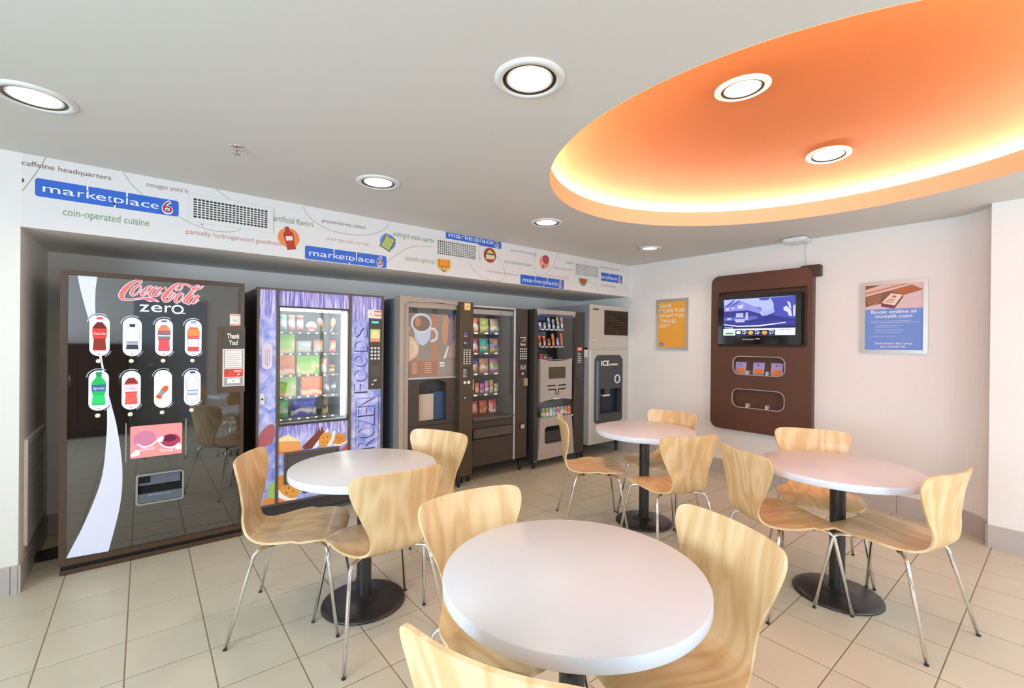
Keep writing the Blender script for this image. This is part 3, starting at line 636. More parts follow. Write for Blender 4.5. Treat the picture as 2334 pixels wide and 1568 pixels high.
for x in (-.080, .226): bx('side_rail', x - .003, x + .003, YC - .006, YC, .627, .872, m_steel, t)
# delivery chute
ch = obj('delivery_frame', MB().ring(rr(-.031, .346, .216, .541, .018), rr(-.021, .356, .206, .531, .012), YC - .028, YC), m_steel, t)
plate('delivery_back', rr(-.022, .355, .207, .532, .010), YC - .002, YC + .001, m_hole_shade, ch)  # dark plate paints the shade of the chute, no hole behind
plate('delivery_flap', rect(-.018, .466, .198, .526), YC - .012, YC - .006, mat('slate_plastic', (.13, .15, .19), .4), ch); plate('delivery_window', rr(-.014, .482, .042, .522, .008), YC - .014, YC - .012, m_hole_shade, ch)
plate('delivery_lip', rect(-.019, .358, .204, .414), YC - .024, YC - .006, mat('slate_plastic', (.13, .15, .19)), ch); text('delivery_print', 'PLEASE REMOVE PRODUCT SLOWLY', .03, .15, .399, .011, PR('y', YC - .024), .001, flat('C8CCD4'), ch)
for x, z in ((.015, .632), (.118, .632)): obj('screw', MB().lathe([(.006, 0), (.005, -.003), (.001, -.004)], (x, YC, z), 10, 'y'), m_bronze, t)
bx('hinge_pin', -.380, -.366, YC - .02, YC - .01, .895, .905, m_chrome, t)
tag(obj('floor_stop', MB().prism([(-.515, 4.06), (-.515, 4.17), (-.40, 4.20), (-.385, 4.06)], 0, .035, 'z'), m_blackp), 'black rubber floor stop between the cola machine and the alcove wall', 'floor stop')

# ------------------------------------------------------------------ frozen food machine
YF = 3.85
def ice_mat():
    m = bpy.data.materials.new('icicle_print'); m.use_nodes = True; N = m.node_tree.nodes; L = m.node_tree.links; b = N['Principled BSDF']; b.inputs['Roughness'].default_value = .35
    g = N.new('ShaderNodeNewGeometry'); mp = N.new('ShaderNodeMapping'); mp.inputs['Scale'].default_value = (95, 1, 4.5); L.new(g.outputs['Position'], mp.inputs[0])
    n = N.new('ShaderNodeTexNoise'); n.inputs['Scale'].default_value = 1; n.inputs['Detail'].default_value = 5; L.new(mp.outputs[0], n.inputs['Vector'])
    n2 = N.new('ShaderNodeTexNoise'); n2.inputs['Scale'].default_value = 9; n2.inputs['Detail'].default_value = 4; n2.inputs['Distortion'].default_value = 1.2; L.new(g.outputs['Position'], n2.inputs['Vector'])
    r1 = N.new('ShaderNodeValToRGB'); e = r1.color_ramp.elements; e[0].position = .33; e[0].color = (*hexc('4A48A0'), 1); e[1].position = .66; e[1].color = (*hexc('E6DEF6'), 1); x = e.new(.5); x.color = (*hexc('9A92D8'), 1)
    r2 = N.new('ShaderNodeValToRGB'); e = r2.color_ramp.elements; e[0].position = .3; e[0].color = (*hexc('6C7ACF'), 1); e[1].position = .68; e[1].color = (*hexc('D2D2F4'), 1); x = e.new(.5); x.color = (*hexc('A2AAE6'), 1)
    L.new(n.outputs['Fac'], r1.inputs[0]); L.new(n2.outputs['Fac'], r2.inputs[0])
    # icicles hang from the top of the panels and from under the window
    sp = N.new('ShaderNodeSeparateXYZ'); L.new(g.outputs['Position'], sp.inputs[0])
    w = N.new('ShaderNodeTexNoise'); w.noise_dimensions = '1D'; w.inputs['Scale'].default_value = 40; L.new(sp.outputs[0], w.inputs['W'])
    def edge(z, s):
        a = N.new('ShaderNodeMath'); a.operation = 'MULTIPLY_ADD'; a.inputs[1].default_value = s; L.new(w.outputs['Fac'], a.inputs[0]); L.new(sp.outputs[2], a.inputs[2])
        c = N.new('ShaderNodeMapRange'); c.inputs['From Min'].default_value = z; c.inputs['From Max'].default_value = z + .05; L.new(a.outputs[0], c.inputs['Value']); return c
    c1 = edge(1.70, .28); c2 = edge(.76, .22); lt = N.new('ShaderNodeMath'); lt.operation = 'LESS_THAN'; lt.inputs[1].default_value = .76; L.new(sp.outputs[2], lt.inputs[0])
    gx = N.new('ShaderNodeMath'); gx.operation = 'COMPARE'; gx.inputs[1].default_value = 1.08; gx.inputs[2].default_value = .29; L.new(sp.outputs[0], gx.inputs[0])
    mm = N.new('ShaderNodeMath'); mm.operation = 'MULTIPLY'; L.new(c2.outputs[0], mm.inputs[0]); L.new(lt.outputs[0], mm.inputs[1]); m3 = N.new('ShaderNodeMath'); m3.operation = 'MULTIPLY'; L.new(mm.outputs[0], m3.inputs[0]); L.new(gx.outputs[0], m3.inputs[1])
    mx = N.new('ShaderNodeMath'); mx.operation = 'MAXIMUM'; L.new(c1.outputs[0], mx.inputs[0]); L.new(m3.outputs[0], mx.inputs[1])
    k = N.new('ShaderNodeMix'); k.data_type = 'RGBA'; L.new(mx.outputs[0], k.inputs[0]); L.new(r2.outputs[0], k.inputs[6]); L.new(r1.outputs[0], k.inputs[7]); L.new(k.outputs[2], b.inputs['Base Color'])
    L.new(k.outputs[2], b.inputs['Emission Color']); b.inputs['Emission Strength'].default_value = .08; return m
m_ice = ice_mat()
m_fcab = mat('frozen_cabinet', (.045, .038, .040), .4); m_ffr = mat('frozen_frame', (.11, .085, .07), .4)
m_liner = mat('white_liner', (.62, .64, .66), .4); m_tray = mat('grey_tray', (.10, .11, .12), .4); m_tag = mat('price_tag', (.9, .9, .78), .5, emit=.3)
t = thing('frozen_food_machine', 'purple and blue frozen foods vending machine with lit window', 'vending machine', (1.155, 4.15, 0), 0, 'vending machines in the alcove')
obj('cabinet', MB().box(.660, .802, YF + .02, 4.50, .045, 1.795).box(1.352, 1.650, YF + .02, 4.50, .045, 1.795).box(.802, 1.352, YF + .02, 4.50, 1.672, 1.795).box(.802, 1.352, YF + .02, 4.50, .045, .742).box(.802, 1.352, 4.40, 4.50, .742, 1.672), m_fcab, t)
obj('outer_frame', MB().ring(rect(.658, .135, 1.652, 1.802), rect(.674, .149, 1.634, 1.788), YF - .012, YF + .03), m_ffr, t)
bx('mullion', .793, .812, YF - .012, YF + .02, .149, 1.788, m_ffr, t); bx('mullion', 1.346, 1.368, YF - .012, YF + .02, .149, 1.788, m_ffr, t)
obj('window_frame', MB().ring(rect(.812, .738, 1.346, 1.670), rect(.818, .752, 1.339, 1.656), YF - .010, YF + .02), mat('dark_window_frame', (.035, .03, .03), .4), t)
for nm, x0, x1, z0, z1 in (('left_panel', .674, .793, .149, 1.788), ('header_panel', .812, 1.346, 1.670, 1.788), ('right_panel', 1.368, 1.634, .149, 1.788), ('lower_panel', .812, 1.346, .149, .738)): bx(nm, x0, x1, YF, YF + .02, z0, z1, m_ice, t)
bx('plinth', .675, 1.64, YF + .03, YF + .05, .05, .135, mat('slate_blue_plinth', (.05, .065, .09), .35), t)
for x in (.70, 1.60):
    for y in (YF + .06, 4.42): tleg(x, y, .045, t)
bx('window_pane', .815, 1.341, YF - .004, YF + .002, .750, 1.658, m_glass, t)
obj('interior_liner', MB().box(.803, 1.351, 4.385, 4.399, .743, 1.671).box(.803, .806, YF + .03, 4.39, .743, 1.671).box(1.348, 1.351, YF + .03, 4.39, .743, 1.671).box(.806, 1.348, YF + .03, 4.39, .743, .748).box(.806, 1.348, YF + .03, 4.39, 1.665, 1.671), m_liner, t)
bx('interior_lamp', 1.298, 1.328, YF + .03, YF + .045, .775, 1.64, mat('lit_cabinet_tube', (.9, 1, .93), .4, emit=5, ecol=(.86, 1, .92)), t); bx('added_header_lamp', .82, 1.29, YF + .03, YF + .05, 1.635, 1.655, mat('added_header_tube', (.95, 1, .97), .4, emit=7, ecol=(.93, 1, .97)), t)  # header tube is added to brighten the frozen shelves
YI = YF + .10
for z in (1.480, 1.309, 1.134, .962, .787):
    s = bx('shelf', .808, 1.292, YI - .01, 4.37, z - .022, z - .008, m_tray, t)
    mb = MB()
    for k in range(7): mb.box(.842 + k * .066, .860 + k * .066, YI - .013, YI - .010, z - .021, z - .009)
    obj('price_tags', mb, m_tag, s)
grp = 'frozen food packs behind the lit window'
def cup(x, z, c, lb):
    t_ = thing('ice_cream_cup', lb, 'ice cream', (x, YI + .04, z - .008), 0, grp); obj('cup', MB().lathe([(.001, 0), (.020, 0), (.025, .05), (.025, .085), (.022, .09), (.022, .125), (.001, .127)], n=18), pack(c, 'F2F2EE', 'D8E4E0', 3), t_, True); obj('lid', MB().lathe([(.024, .125), (.024, .135), (.001, .136)], n=18), m_wp, t_, True)
cup(.872, 1.480, '7AC8A8', 'white and green ice cream cup at the left of the top frozen shelf'); cup(.934, 1.480, 'E8907A', 'white and coral ice cream cup, second on the top frozen shelf'); cup(.998, 1.480, 'E05A50', 'white and red ice cream cup, third on the top frozen shelf')
o = obj('round_wrapped_ice_cream', MB().lathe([(.001, -.012), (.035, -.012), (.045, 0), (.035, .012), (.001, .012)], n=24, ax='y'), pack('F6F2EE', 'E86A58', 'F0C8A0', 5)); o.location = (1.087, YI + .04, 1.518); tag(o, 'round white wrapped ice cream on the top frozen shelf', 'ice cream', grp)
for x, lb, c, ty in ((1.185, 'pink topped ice cream cone on the top frozen shelf', 'F2A0B4', .45), (1.245, 'tan ice cream cone at the right of the top frozen shelf', 'C89A78', -.25)):
    q = thing('ice_cream_cone', lb, 'ice cream', (x, YI + .04, 1.473), 0, grp); q.rotation_euler = (0, -ty * .7, 0)
    obj('cone', MB().lathe([(.002, 0), (.022, .085), (.023, .09)], n=16), pack('D8B088', 'F0E0C8', 'B08058', 2), q, True); obj('top', MB().lathe([(.023, .09), (.021, .11), (.012, .125), (.001, .128)], n=16), flat(c), q, True)
gw, ow = pack('7CC63C', 'F0D8A0', 'A8DC60', 1, .4, 9), pack('F08A4A', 'F6D8A8', 'E86A3A', 2, .4, 9)
carton('frozen_meal_box', .836, .950, YI, 1.301, 1.455, .10, gw, 'green frozen meal box at the left of the second shelf', grp)
bag('frozen_bag', 1.03, YI + .05, 1.301, .12, .10, .05, pack('E4E8F0', 'F2E8B0', 'C8D0E0', 4), 'white frosted food bag on the second frozen shelf', 'frozen food', grp)
bag('frozen_bag', 1.145, YI + .05, 1.301, .075, .11, .04, pack('F0A878', 'E8E0E8', 'F0C8B0', 6), 'peach wrapped bar in the middle of the second frozen shelf', 'frozen food', grp)
bag('frozen_bag', 1.262, YI + .05, 1.301, .055, .11, .04, pack('E8583A', 'F2C8C0', 'F0A030', 7), 'orange and pink ice lolly pack at the right of the second frozen shelf', 'frozen food', grp)
carton('frozen_meal_box', .836, .952, YI, 1.126, 1.288, .10, ow, 'orange frozen meal box at the left of the third shelf', grp); carton('frozen_meal_box', .968, 1.140, YI, 1.126, 1.282, .10, gw, 'wide green frozen meal box on the third shelf', grp)
bag('frozen_bag', 1.19, YI + .05, 1.126, .05, .13, .035, pack('F0B890', 'E8E4EC', 'D8A080', 8), 'pale peach wrapped bar on the third frozen shelf', 'frozen food', grp); bag('frozen_bag', 1.262, YI + .06, 1.126, .05, .075, .035, pack('B8742A', 'E8C070', '3A2A20', 9), 'brown and gold wrapped bar on the third frozen shelf', 'frozen food', grp)
carton('frozen_meal_box', .836, .962, YI, .954, 1.115, .10, gw, 'green frozen meal box at the left of the fourth shelf', grp); carton('frozen_meal_box', 1.003, 1.165, YI, .954, 1.11, .10, ow, 'wide orange frozen meal box on the fourth shelf', grp)
for x, lb in ((1.215, 'small dark ice cream bar with blue end, left of a pair on the fourth shelf'), (1.270, 'small dark ice cream bar with blue end, right of a pair on the fourth shelf')): bag('ice_cream_bar', x, YI + .04, .954, .042, .10, .03, pack('2A3A6A', '3A2A28', 'C8C0C0', x * 9), lb, 'ice cream', grp)
bag('frozen_bag', .875, YI + .05, .779, .085, .15, .05, pack('4AC878', 'D8E4D8', 'A8E0B0', 11), 'green and white bag at the left of the bottom frozen shelf', 'frozen food', grp); bag('frozen_bag', 1.035, YI + .05, .779, .20, .16, .07, pack('4A50B8', 'D8D0C0', '3A40A0', 12, .35, 9), 'large blue bag on the bottom frozen shelf', 'frozen food', grp); bag('frozen_bag', 1.205, YI + .05, .779, .05, .15, .04, pack('7A5A3A', 'B89868', '4A3A28', 13), 'brown wrapped bar on the bottom frozen shelf', 'frozen food', grp)
pf = PR('y', YF)
# printed food artwork
def art(polys, c, d=.0008): return decal('food_picture', polys, pf, d, flat(c, .4, .12), t)
art([[(.812, .648), (.886, .669), (.972, .600), (.982, .54), (.900, .533), (.812, .546)]], 'E8A060'); art([[(.812, .640), (.886, .667), (.970, .605), (.880, .617), (.815, .622)]], 'F4DCA8', .0012); art([[(.812, .545), (.90, .533), (.984, .539), (.980, .53), (.85, .520), (.812, .532)]], 'D07838', .0012)
art([[(.988, .560), (1.088, .655), (1.096, .71), (1.104, .66), (1.115, .705), (1.124, .665), (1.138, .712), (1.148, .670), (1.16, .66), (1.06, .535), (1.0, .535)]], '7A3A30'); art([[(1.06, .535), (1.16, .66), (1.184, .690), (1.19, .665), (1.10, .537)]], 'F2ECF0', .0012)
art([disc(1.165, .592, .052, .062, 24, -.4)], 'E09A40', .0016); art([[(1.175, .535), (1.212, .60), (1.226, .66), (1.245, .655), (1.235, .59), (1.205, .535)]], 'F4EEEE', .0020); art([disc(1.275, .585, .058, .048, 24)], 'D88E3C', .0018); art([[(1.225, .553), (1.28, .540), (1.342, .565), (1.342, .548), (1.29, .528), (1.24, .53)]], 'F4EAEA', .0022); art([[(1.30, .50), (1.346, .54), (1.346, .49), (1.31, .48)]], 'D8463C', .0014)
art([disc(x, z, .005, .005, 8) for x, z in ((1.15, .61), (1.175, .575), (1.145, .575), (1.18, .615), (1.26, .60), (1.29, .59), (1.275, .575))], '5A3418', .0024)
art([disc(.845, .30, .05, .06, 24)], 'D89040', .0010); art([disc(.905, .232, .075, .07, 28, -.3)], 'E09A44', .0016); art([[(.815, .255), (.85, .205), (.90, .168), (.95, .160), (.95, .150), (.88, .150), (.815, .19)]], 'F6F0EE', .0020); art([[(.818, .19), (.87, .155), (.95, .15), (.82, .15)]], 'D88A38', .0022); art([disc(x, z, .006, .006, 8) for x, z in ((.89, .25), (.92, .22), (.875, .215), (.925, .255))], '5A3418', .0024)
art([[(.968, .235), (1.0, .25), (1.18, .225), (1.20, .180), (1.0, .185)]], '6A4048', .0012); art([[(1.15, .23), (1.25, .215), (1.24, .16), (1.17, .18)]], 'D06A60', .0014)
art([cat([(.676, .606), (.690, .70), (.75, .759), (.787, .742), (.780, .634), (.728, .596)], 5, True)], 'B06068'); art([[(.74, .18), (.793, .20), (.793, .32), (.75, .30)]], '9CC06A'); art([[(.70, .152), (.793, .152), (.793, .19), (.73, .21)]], 'E08A40', .0012)
dd = obj('delivery_door', MB().ring(rect(.854, .286, 1.271, .529), rect(.870, .302, 1.255, .512), YF - .022, YF), m_ffr, t); bx('delivery_flap', .869, 1.256, YF - .010, YF - .002, .301, .513, mat('dark_grey_flap', (.09, .08, .075), .35), dd)
lk = bx('lock_plate', .684, .715, YF - .006, YF, .917, .999, m_wp, t); obj('lock', MB().lathe([(.007, 0), (.007, -.004), (.001, -.005)], (.700, YF - .006, .957), 12, 'y'), m_bronze, lk)
th = plate('thermometer_badge', rr(.695, 1.181, .768, 1.381, .036, 8), YF - .004, YF, mat('thermometer_enamel', hexc('E8D8E6'), .35), t); pt = PR('y', YF - .004)
decal('thermometer_scale', [rect(.718, 1.225 + k * .012, .723, 1.229 + k * .012) for k in range(9)] + [rect(.744, 1.240 + k * .012, .749, 1.244 + k * .012) for k in range(8)], pt, .0006, flat('4A4450'), th); decal('thermometer_column', [rect(.7325, 1.222, .7345, 1.335), disc(.7335, 1.218, .004, .006, 12)], pt, .0006, flat('C03A34'), th)
# words reading upwards; dark offset copy paints the shade of raised letters
m_emb = mat('relief_shade_and_border', hexc('2E2A5C'), .4); m_embl = mat('raised_look_letter', hexc('A8AEEA'), .35, emit=.18)
FRZ = [('F', .36, .44), ('R', .475, .555), ('O', .572, .655), ('Z', .672, .745), ('E', .760, .825), ('N', .842, .915)]; FDS = [('F', .965, 1.036), ('O', 1.062, 1.158), ('O', 1.188, 1.283), ('D', 1.320, 1.408), ('S', 1.443, 1.528)]
for letters, xa, xb in ((FRZ, 1.432, 1.574), (FDS, 1.397, 1.504)):
    def rl(dx, dz, grow): return [(c, a + dz - grow, b + dz + grow) for c, a, b in letters]
    text('relief_effect_lettering', rl(0, -.004, .004), 0, 0, -(xb + .008), 0, pf, .0009, m_emb, t, bold=-.022, rot=True, zt=-(xa - .002))
    text('relief_effect_lettering', rl(0, .003, 0), 0, 0, -(xb - .002), 0, pf, .0014, m_embl, t, bold=-.022, rot=True, zt=-(xa - .008))
decal('word_border', [rect(1.414, .46, 1.417, .905), rect(1.612, .46, 1.616, .93), rect(1.414, .458, 1.616, .462)], pf, .001, m_emb, t)
kp = plate('keypad_panel', rect(1.521, .985, 1.632, 1.599), YF - .008, YF, mat('keypad_brown', (.055, .042, .022), .35), t); pq = PR('y', YF - .008)
decal('display', [rect(1.543, 1.560, 1.606, 1.578)], pq, .0006, mat('green_display', (.02, .2, .16), .3, emit=1.2, ecol=(.05, .55, .42)), kp); decal('picture_button', [rect(1.532, 1.399, 1.620, 1.508)], pq, .0006, flat('A8C070', .4, .3), kp); decal('picture_button', [disc(1.576, 1.455, .036, .040, 20)], pq, .001, flat('E8CC94', .4, .3), kp); decal('picture_button', [rect(1.534, 1.400, 1.618, 1.425)], pq, .0014, flat('E08A70', .4, .2), kp)
mb = MB()
for i in range(4):
    for j in range(3): mb.lathe([(.0105, 0), (.0105, -.004), (.009, -.006), (.001, -.0065)], (1.546 + j * .031, YF - .008, 1.343 - i * .0305), 14, 'y')
obj('keypad_keys', mb, m_wp, kp); plate('bill_slot', rect(1.530, 1.085, 1.628, 1.196), YF - .011, YF - .008, mat('bill_slot_brown', (.07, .055, .035), .3), kp); plate('coin_slot', [(1.560, 1.052), (1.590, 1.058), (1.592, 1.070), (1.564, 1.066)], YF - .012, YF - .008, m_steel, kp); obj('coin_return', MB().lathe([(.010, 0), (.009, -.006), (.001, -.007)], (1.556, YF - .008, 1.026), 14, 'y'), m_chrome, kp)
stk = plate('paper_sticker', rr(1.506, 1.604, 1.631, 1.678, .004), YF - .010, YF - .008, flat('F2EEE8'), t); decal('sticker_print', [rect(1.566, 1.656, 1.628, 1.670), rect(1.566, 1.624, 1.628, 1.636)], PR('y', YF - .010), .0006, flat('E87838'), stk); decal('sticker_print', stroke([(1.522, 1.645, .003), (1.535, 1.638, .004), (1.545, 1.634, .002)]), PR('y', YF - .010), .0006, flat('504840'), stk)

# ------------------------------------------------------------------ coffee machine
YK = 3.75
m_cab = mat('grey_blue_cabinet', (.17, .21, .28), .4, .1); m_taupe = mat('taupe_bezel', (.42, .35, .29), .35); m_cbr = mat('coffee_brown', (.060, .043, .036), .42)
t = thing('coffee_machine', 'hot drinks vending machine with white mug picture and dark control column', 'vending machine', (2.13, 4.1, 0), 0, 'vending machines in the alcove')
bx('cabinet', 1.760, 2.508, YK + .11, 4.42, .11, 1.795, m_cab, t, .004)
arch = [(1.858, .1)] + [(2.385, .1), (2.385, 1.757)] + [(2.30, 1.764), (2.16, 1.770), (2.0, 1.768), (1.86, 1.762), (1.822, 1.757), (1.804, 1.742), (1.798, 1.715), (1.798, .1)][:8]
obj('bezel', MB().ring([(1.76, .11), (2.385, .11), (2.385, 1.797), (1.76, 1.812)], [(1.800, .118), (2.380, .118), (2.380, 1.757), (2.30, 1.764), (2.16, 1.770), (2.0, 1.768), (1.86, 1.762), (1.822, 1.754), (1.804, 1.738), (1.800, 1.715)], YK - .005, YK + .11), m_taupe, t)
obj('inner_bezel', MB().prism([(1.800, .12), (1.858, .12), (1.858, 1.716), (2.380, 1.716), (2.380, 1.757), (2.30, 1.764), (2.0, 1.768), (1.83, 1.757), (1.800, 1.72)], YK + .02, YK + .11), m_taupe, t)
gp = bx('graphic_panel', 1.858, 2.380, YK + .035, YK + .11, 1.072, 1.716, mat('coffee_print_brown', (.30, .22, .16), .3, noise=.25, nscale=6), t); pg = PR('y', YK + .035)
def cart(polys, c, d): return decal('picture_print', polys, pg, d, flat(c, .3), gp)
cart([rect(1.858, 1.665, 2.38, 1.716)], '3A2A20', .0006); cart([rect(1.905, 1.25, 1.95, 1.716), rect(2.10, 1.09, 2.165, 1.716)], 'B87848', .0006); cart([rect(2.27, 1.56, 2.345, 1.716)], '2A3A6A', .0008)
cart([[(2.22, 1.40), (2.20, 1.52), (2.225, 1.64), (2.27, 1.66), (2.30, 1.60), (2.29, 1.48), (2.25, 1.37)]], 'C89068', .0010); cart([[(2.275, 1.40), (2.28, 1.58), (2.31, 1.66), (2.345, 1.60), (2.34, 1.42), (2.30, 1.36)]], '8A6A80', .0012); cart([[(2.27, 1.36), (2.29, 1.36), (2.255, 1.245), (2.225, 1.245)]], 'E8E0DC', .0014); cart([[(2.28, 1.31), (2.38, 1.46), (2.38, 1.25), (2.27, 1.25)]], 'A89088', .0010)
cart([[(1.90, 1.58), (2.095, 1.58), (2.085, 1.44), (2.05, 1.39), (2.01, 1.366), (1.965, 1.385), (1.93, 1.435)]], 'C6D0E6', .0016); cart([disc(1.991, 1.577, .106, .090, 32)], 'DCE4F4', .0020); cart([disc(1.993, 1.572, .088, .072, 32)], '7A5236', .0024); cart([disc(1.955, 1.585, .030, .045, 20)], 'C87A3C', .0028)
cart(stroke([(2.085, 1.525), (2.13, 1.52), (2.155, 1.475), (2.14, 1.425), (2.085, 1.41)], .024), 'D2DAEC', .0018)
cart([cat([(1.86, 1.52), (1.88, 1.53), (1.87, 1.46), (1.92, 1.43), (1.965, 1.36), (1.95, 1.28), (1.90, 1.243), (1.86, 1.243)], 4, True)], 'E8C4A0', .0030); cart(stroke([(1.865, 1.40, .008), (1.92, 1.38, .010), (1.94, 1.32, .008), (1.89, 1.27, .006)]), 'F6E4D0', .0034)
cart([rect(1.885, 1.085, 2.10, 1.225), rect(2.105, 1.085, 2.16, 1.225)], 'A8622E', .0012); cart([rect(2.17, 1.09, 2.34, 1.225)], '9A8A80', .0012); cart([rect(1.90 + (k % 2) * .13, 1.205 - (k // 2) * .018, 1.95 + (k % 2) * .15, 1.210 - (k // 2) * .018) for k in range(12)], 'F2DCC0', .0018); cart([rect(2.19, 1.195, 2.24, 1.212), rect(2.19, 1.17, 2.24, 1.186)], 'F4F0EC', .0018)
bx('graphic_glass', 1.856, 2.380, YK + .020, YK + .026, 1.072, 1.716, m_glass, t); bx('glass_ledge', 1.856, 2.380, YK + .012, YK + .05, 1.060, 1.074, m_steel, t)
bay = [(1.962, .664), (2.250, .664), (2.250, .998)] + [(2.105 + .144 * math.cos(a), .998 + .048 * math.sin(a)) for a in [PI * k / 10 for k in range(1, 10)]] + [(1.962, .998)]
lp = obj('lower_door', MB().ring(rect(1.858, .12, 2.380, 1.060), bay, YK + .012, YK + .10), m_cbr, t)
obj('cup_bay', MB().box(1.955, 2.257, YK + .098, YK + .109, .655, 1.055), mat('bay_dark', (.045, .040, .040), .4), lp); bx('bay_side', 2.140, 2.250, YK + .06, YK + .098, .668, .93, mat('bay_blue', (.04, .08, .16), .3), lp); bx('cup_door', 1.964, 2.136, YK + .055, YK + .062, .668, .915, mat('clear_cup_door', (.55, .46, .36), .15), lp)
bx('seam', 1.86, 2.378, YK + .010, YK + .013, .626, .630, m_hole_shade, lp)  # dark strip paints the shade in the door seam
co = bx('control_column', 2.362, 2.512, 3.70, YK + .11, .105, 1.791, mat('column_brown', (.075, .052, .028), .38), t, .006); pz = PR('y', 3.70)
plate('badge', rect(2.402, 1.712, 2.474, 1.784), 3.696, 3.70, mat('gold_badge', hexc('D8A860'), .4), co); decal('badge_print', [rect(2.412, 1.722, 2.464, 1.775)], PR('y', 3.696), .0006, flat('F0DCB0'), co); decal('badge_print', stroke([(2.425, 1.742, .004), (2.438, 1.752, .010), (2.452, 1.742, .004)]), PR('y', 3.696), .001, flat('6A4820'), co)
plate('display_recess', rect(2.393, 1.350, 2.482, 1.512), 3.697, 3.70, mat('bay_dark', (.04, .04, .04)), co); decal('display_print', [rect(2.398, 1.478, 2.44, 1.500)], PR('y', 3.697), .0006, flat('5A5AA0'), co); decal('display_print', [rect(2.400, 1.454, 2.446, 1.468)], PR('y', 3.697), .0006, flat('C87868'), co); decal('display_print', [rect(2.400, 1.398, 2.435, 1.404), rect(2.404, 1.388, 2.43, 1.393)], PR('y', 3.697), .0006, flat('D8CCC0'), co)
obj('keypad_keys', dots(7, 3, 2.408, 2.472, 1.196, 1.328, .014, .011, 3.70), m_wp, co)
plate('coin_recess', rect(2.393, 1.050, 2.482, 1.160), 3.697, 3.70, mat('bay_dark', (.04, .04, .04)), co); decal('coin_print', [rect(2.396, 1.065 + k * .014, 2.440 - (k % 2) * .01, 1.072 + k * .014) for k in range(6)], PR('y', 3.697), .0006, flat('C8BCB0'), co)
for x, r in ((2.418, .015), (2.463, .017)): obj('coin_button', MB().lathe([(r, 0), (r, -.005), (r * .8, -.008), (.001, -.008)], (x, 3.70, 1.012), 18, 'y'), m_wp, co)
lo = plate('lock_plate', rect(2.388, .838, 2.440, .888), 3.697, 3.70, m_cbr, co); obj('lock', MB().lathe([(.010, 0), (.009, -.005), (.001, -.006)], (2.420, 3.697, .864), 14, 'y'), m_chrome, co)
for x, y in ((1.79, 3.80), (2.375, 3.73), (2.47, 3.83), (1.79, 4.36), (2.47, 4.36)): tleg(x, y, .108, t, .024)

# ------------------------------------------------------------------ snack machine
YN = 3.78
m_snb = mat('snack_brown', (.060, .046, .036), .42); m_inner = mat('snack_interior', (.085, .078, .075), .5)
t = thing('snack_machine', 'dark brown snack vending machine with rows of chip bags behind glass', 'vending machine', (2.90, 4.1, 0), 0, 'vending machines in the alcove')
obj('cabinet', MB().box(2.522, 2.566, YN, 4.42, .150, 1.772).box(3.104, 3.285, YN, 4.42, .150, 1.772).box(2.566, 3.104, YN, 4.42, 1.738, 1.772).box(2.566, 3.104, YN + .02, 4.42, .150, .628).box(2.566, 3.104, 4.34, 4.42, .628, 1.738), m_snb, t)
obj('interior_liner', MB().box(2.567, 3.103, 4.33, 4.339, .63, 1.737).box(2.567, 2.570, YN + .03, 4.33, .63, 1.737).box(3.100, 3.103, YN + .03, 4.33, .63, 1.737), m_inner, t)
obj('edge_strip', MB().box(3.090, 3.106, YN - .012, YN, .150, 1.766).box(2.53, 3.106, YN - .012, YN, 1.758, 1.772), mat('polished_edge', (.80, .80, .78), .2, .5), t)
bx('window_pane', 2.568, 3.088, YN + .002, YN + .008, .632, 1.734, m_glass, t); bx('window_ledge', 2.566, 3.092, YN - .02, YN + .02, .616, .632, m_tray, t)
bx('interior_lamp', 2.572, 3.02, YN + .03, YN + .05, 1.708, 1.728, mat('added_snack_tube', (1, .97, .9), .4, emit=9, ecol=(1, .95, .9)), t); bx('added_side_lamp', 2.571, 2.583, YN + .03, YN + .05, .66, 1.70, mat('added_side_tube', (1, .97, .9), .4, emit=6, ecol=(1, .96, .92)), t)  # both tubes are added to brighten the snack shelves
bx('added_lamp_valance', 2.568, 3.088, YN + .012, YN + .020, 1.690, 1.737, m_steel, t); bx('front_upper', 2.566, 3.088, YN, YN + .02, .535, .616, m_snb, t); fl = plate('delivery_flap', rect(2.570, .435, 3.074, .527), YN - .016, YN - .002, mat('flap_taupe', (.10, .08, .065), .4), t); text('flap_lettering', 'PUSH', 2.76, 2.89, .462, .05, PR('y', YN - .016), .001, mat('flap_mark', (.075, .06, .05), .5), fl); bx('flap_gap', 2.568, 3.078, YN - .004, YN + .001, .420, .437, m_hole_shade, t); bx('front_lower', 2.566, 3.088, YN, YN + .02, .152, .420, m_snb, t)  # steel valance added to hide the lamp tube; flap gap shade is painted dark
cp = plate('control_panel', rr(3.166, 1.030, 3.275, 1.480, .01), YN - .006, YN, mat('panel_brown', (.045, .032, .026), .35), t); ps = PR('y', YN - .006)
decal('panel_print', [rect(3.178, 1.455, 3.262, 1.464), rect(3.225, 1.436, 3.258, 1.442), rect(3.190, 1.420, 3.256, 1.425)], ps, .0006, flat('E0D4CC'), cp); text('panel_lettering', 'Snacks', 3.180, 3.252, 1.375, .036, ps, .0006, flat('F2EAE4'), cp, bold=.02)
obj('keypad_keys', dots(5, 4, 3.182, 3.262, 1.230, 1.335, .015, .011, YN - .006), m_wp, cp); plate('coin_plate', rect(3.184, 1.112, 3.258, 1.164), YN - .010, YN - .006, m_steel, cp); plate('coin_slot', rect(3.212, 1.140, 3.226, 1.160), YN - .012, YN - .010, m_hole_shade, cp); obj('bill_knob', MB().lathe([(.018, 0), (.016, -.008), (.001, -.010)], (3.218, YN - .006, 1.065), 16, 'y'), m_steel, cp)
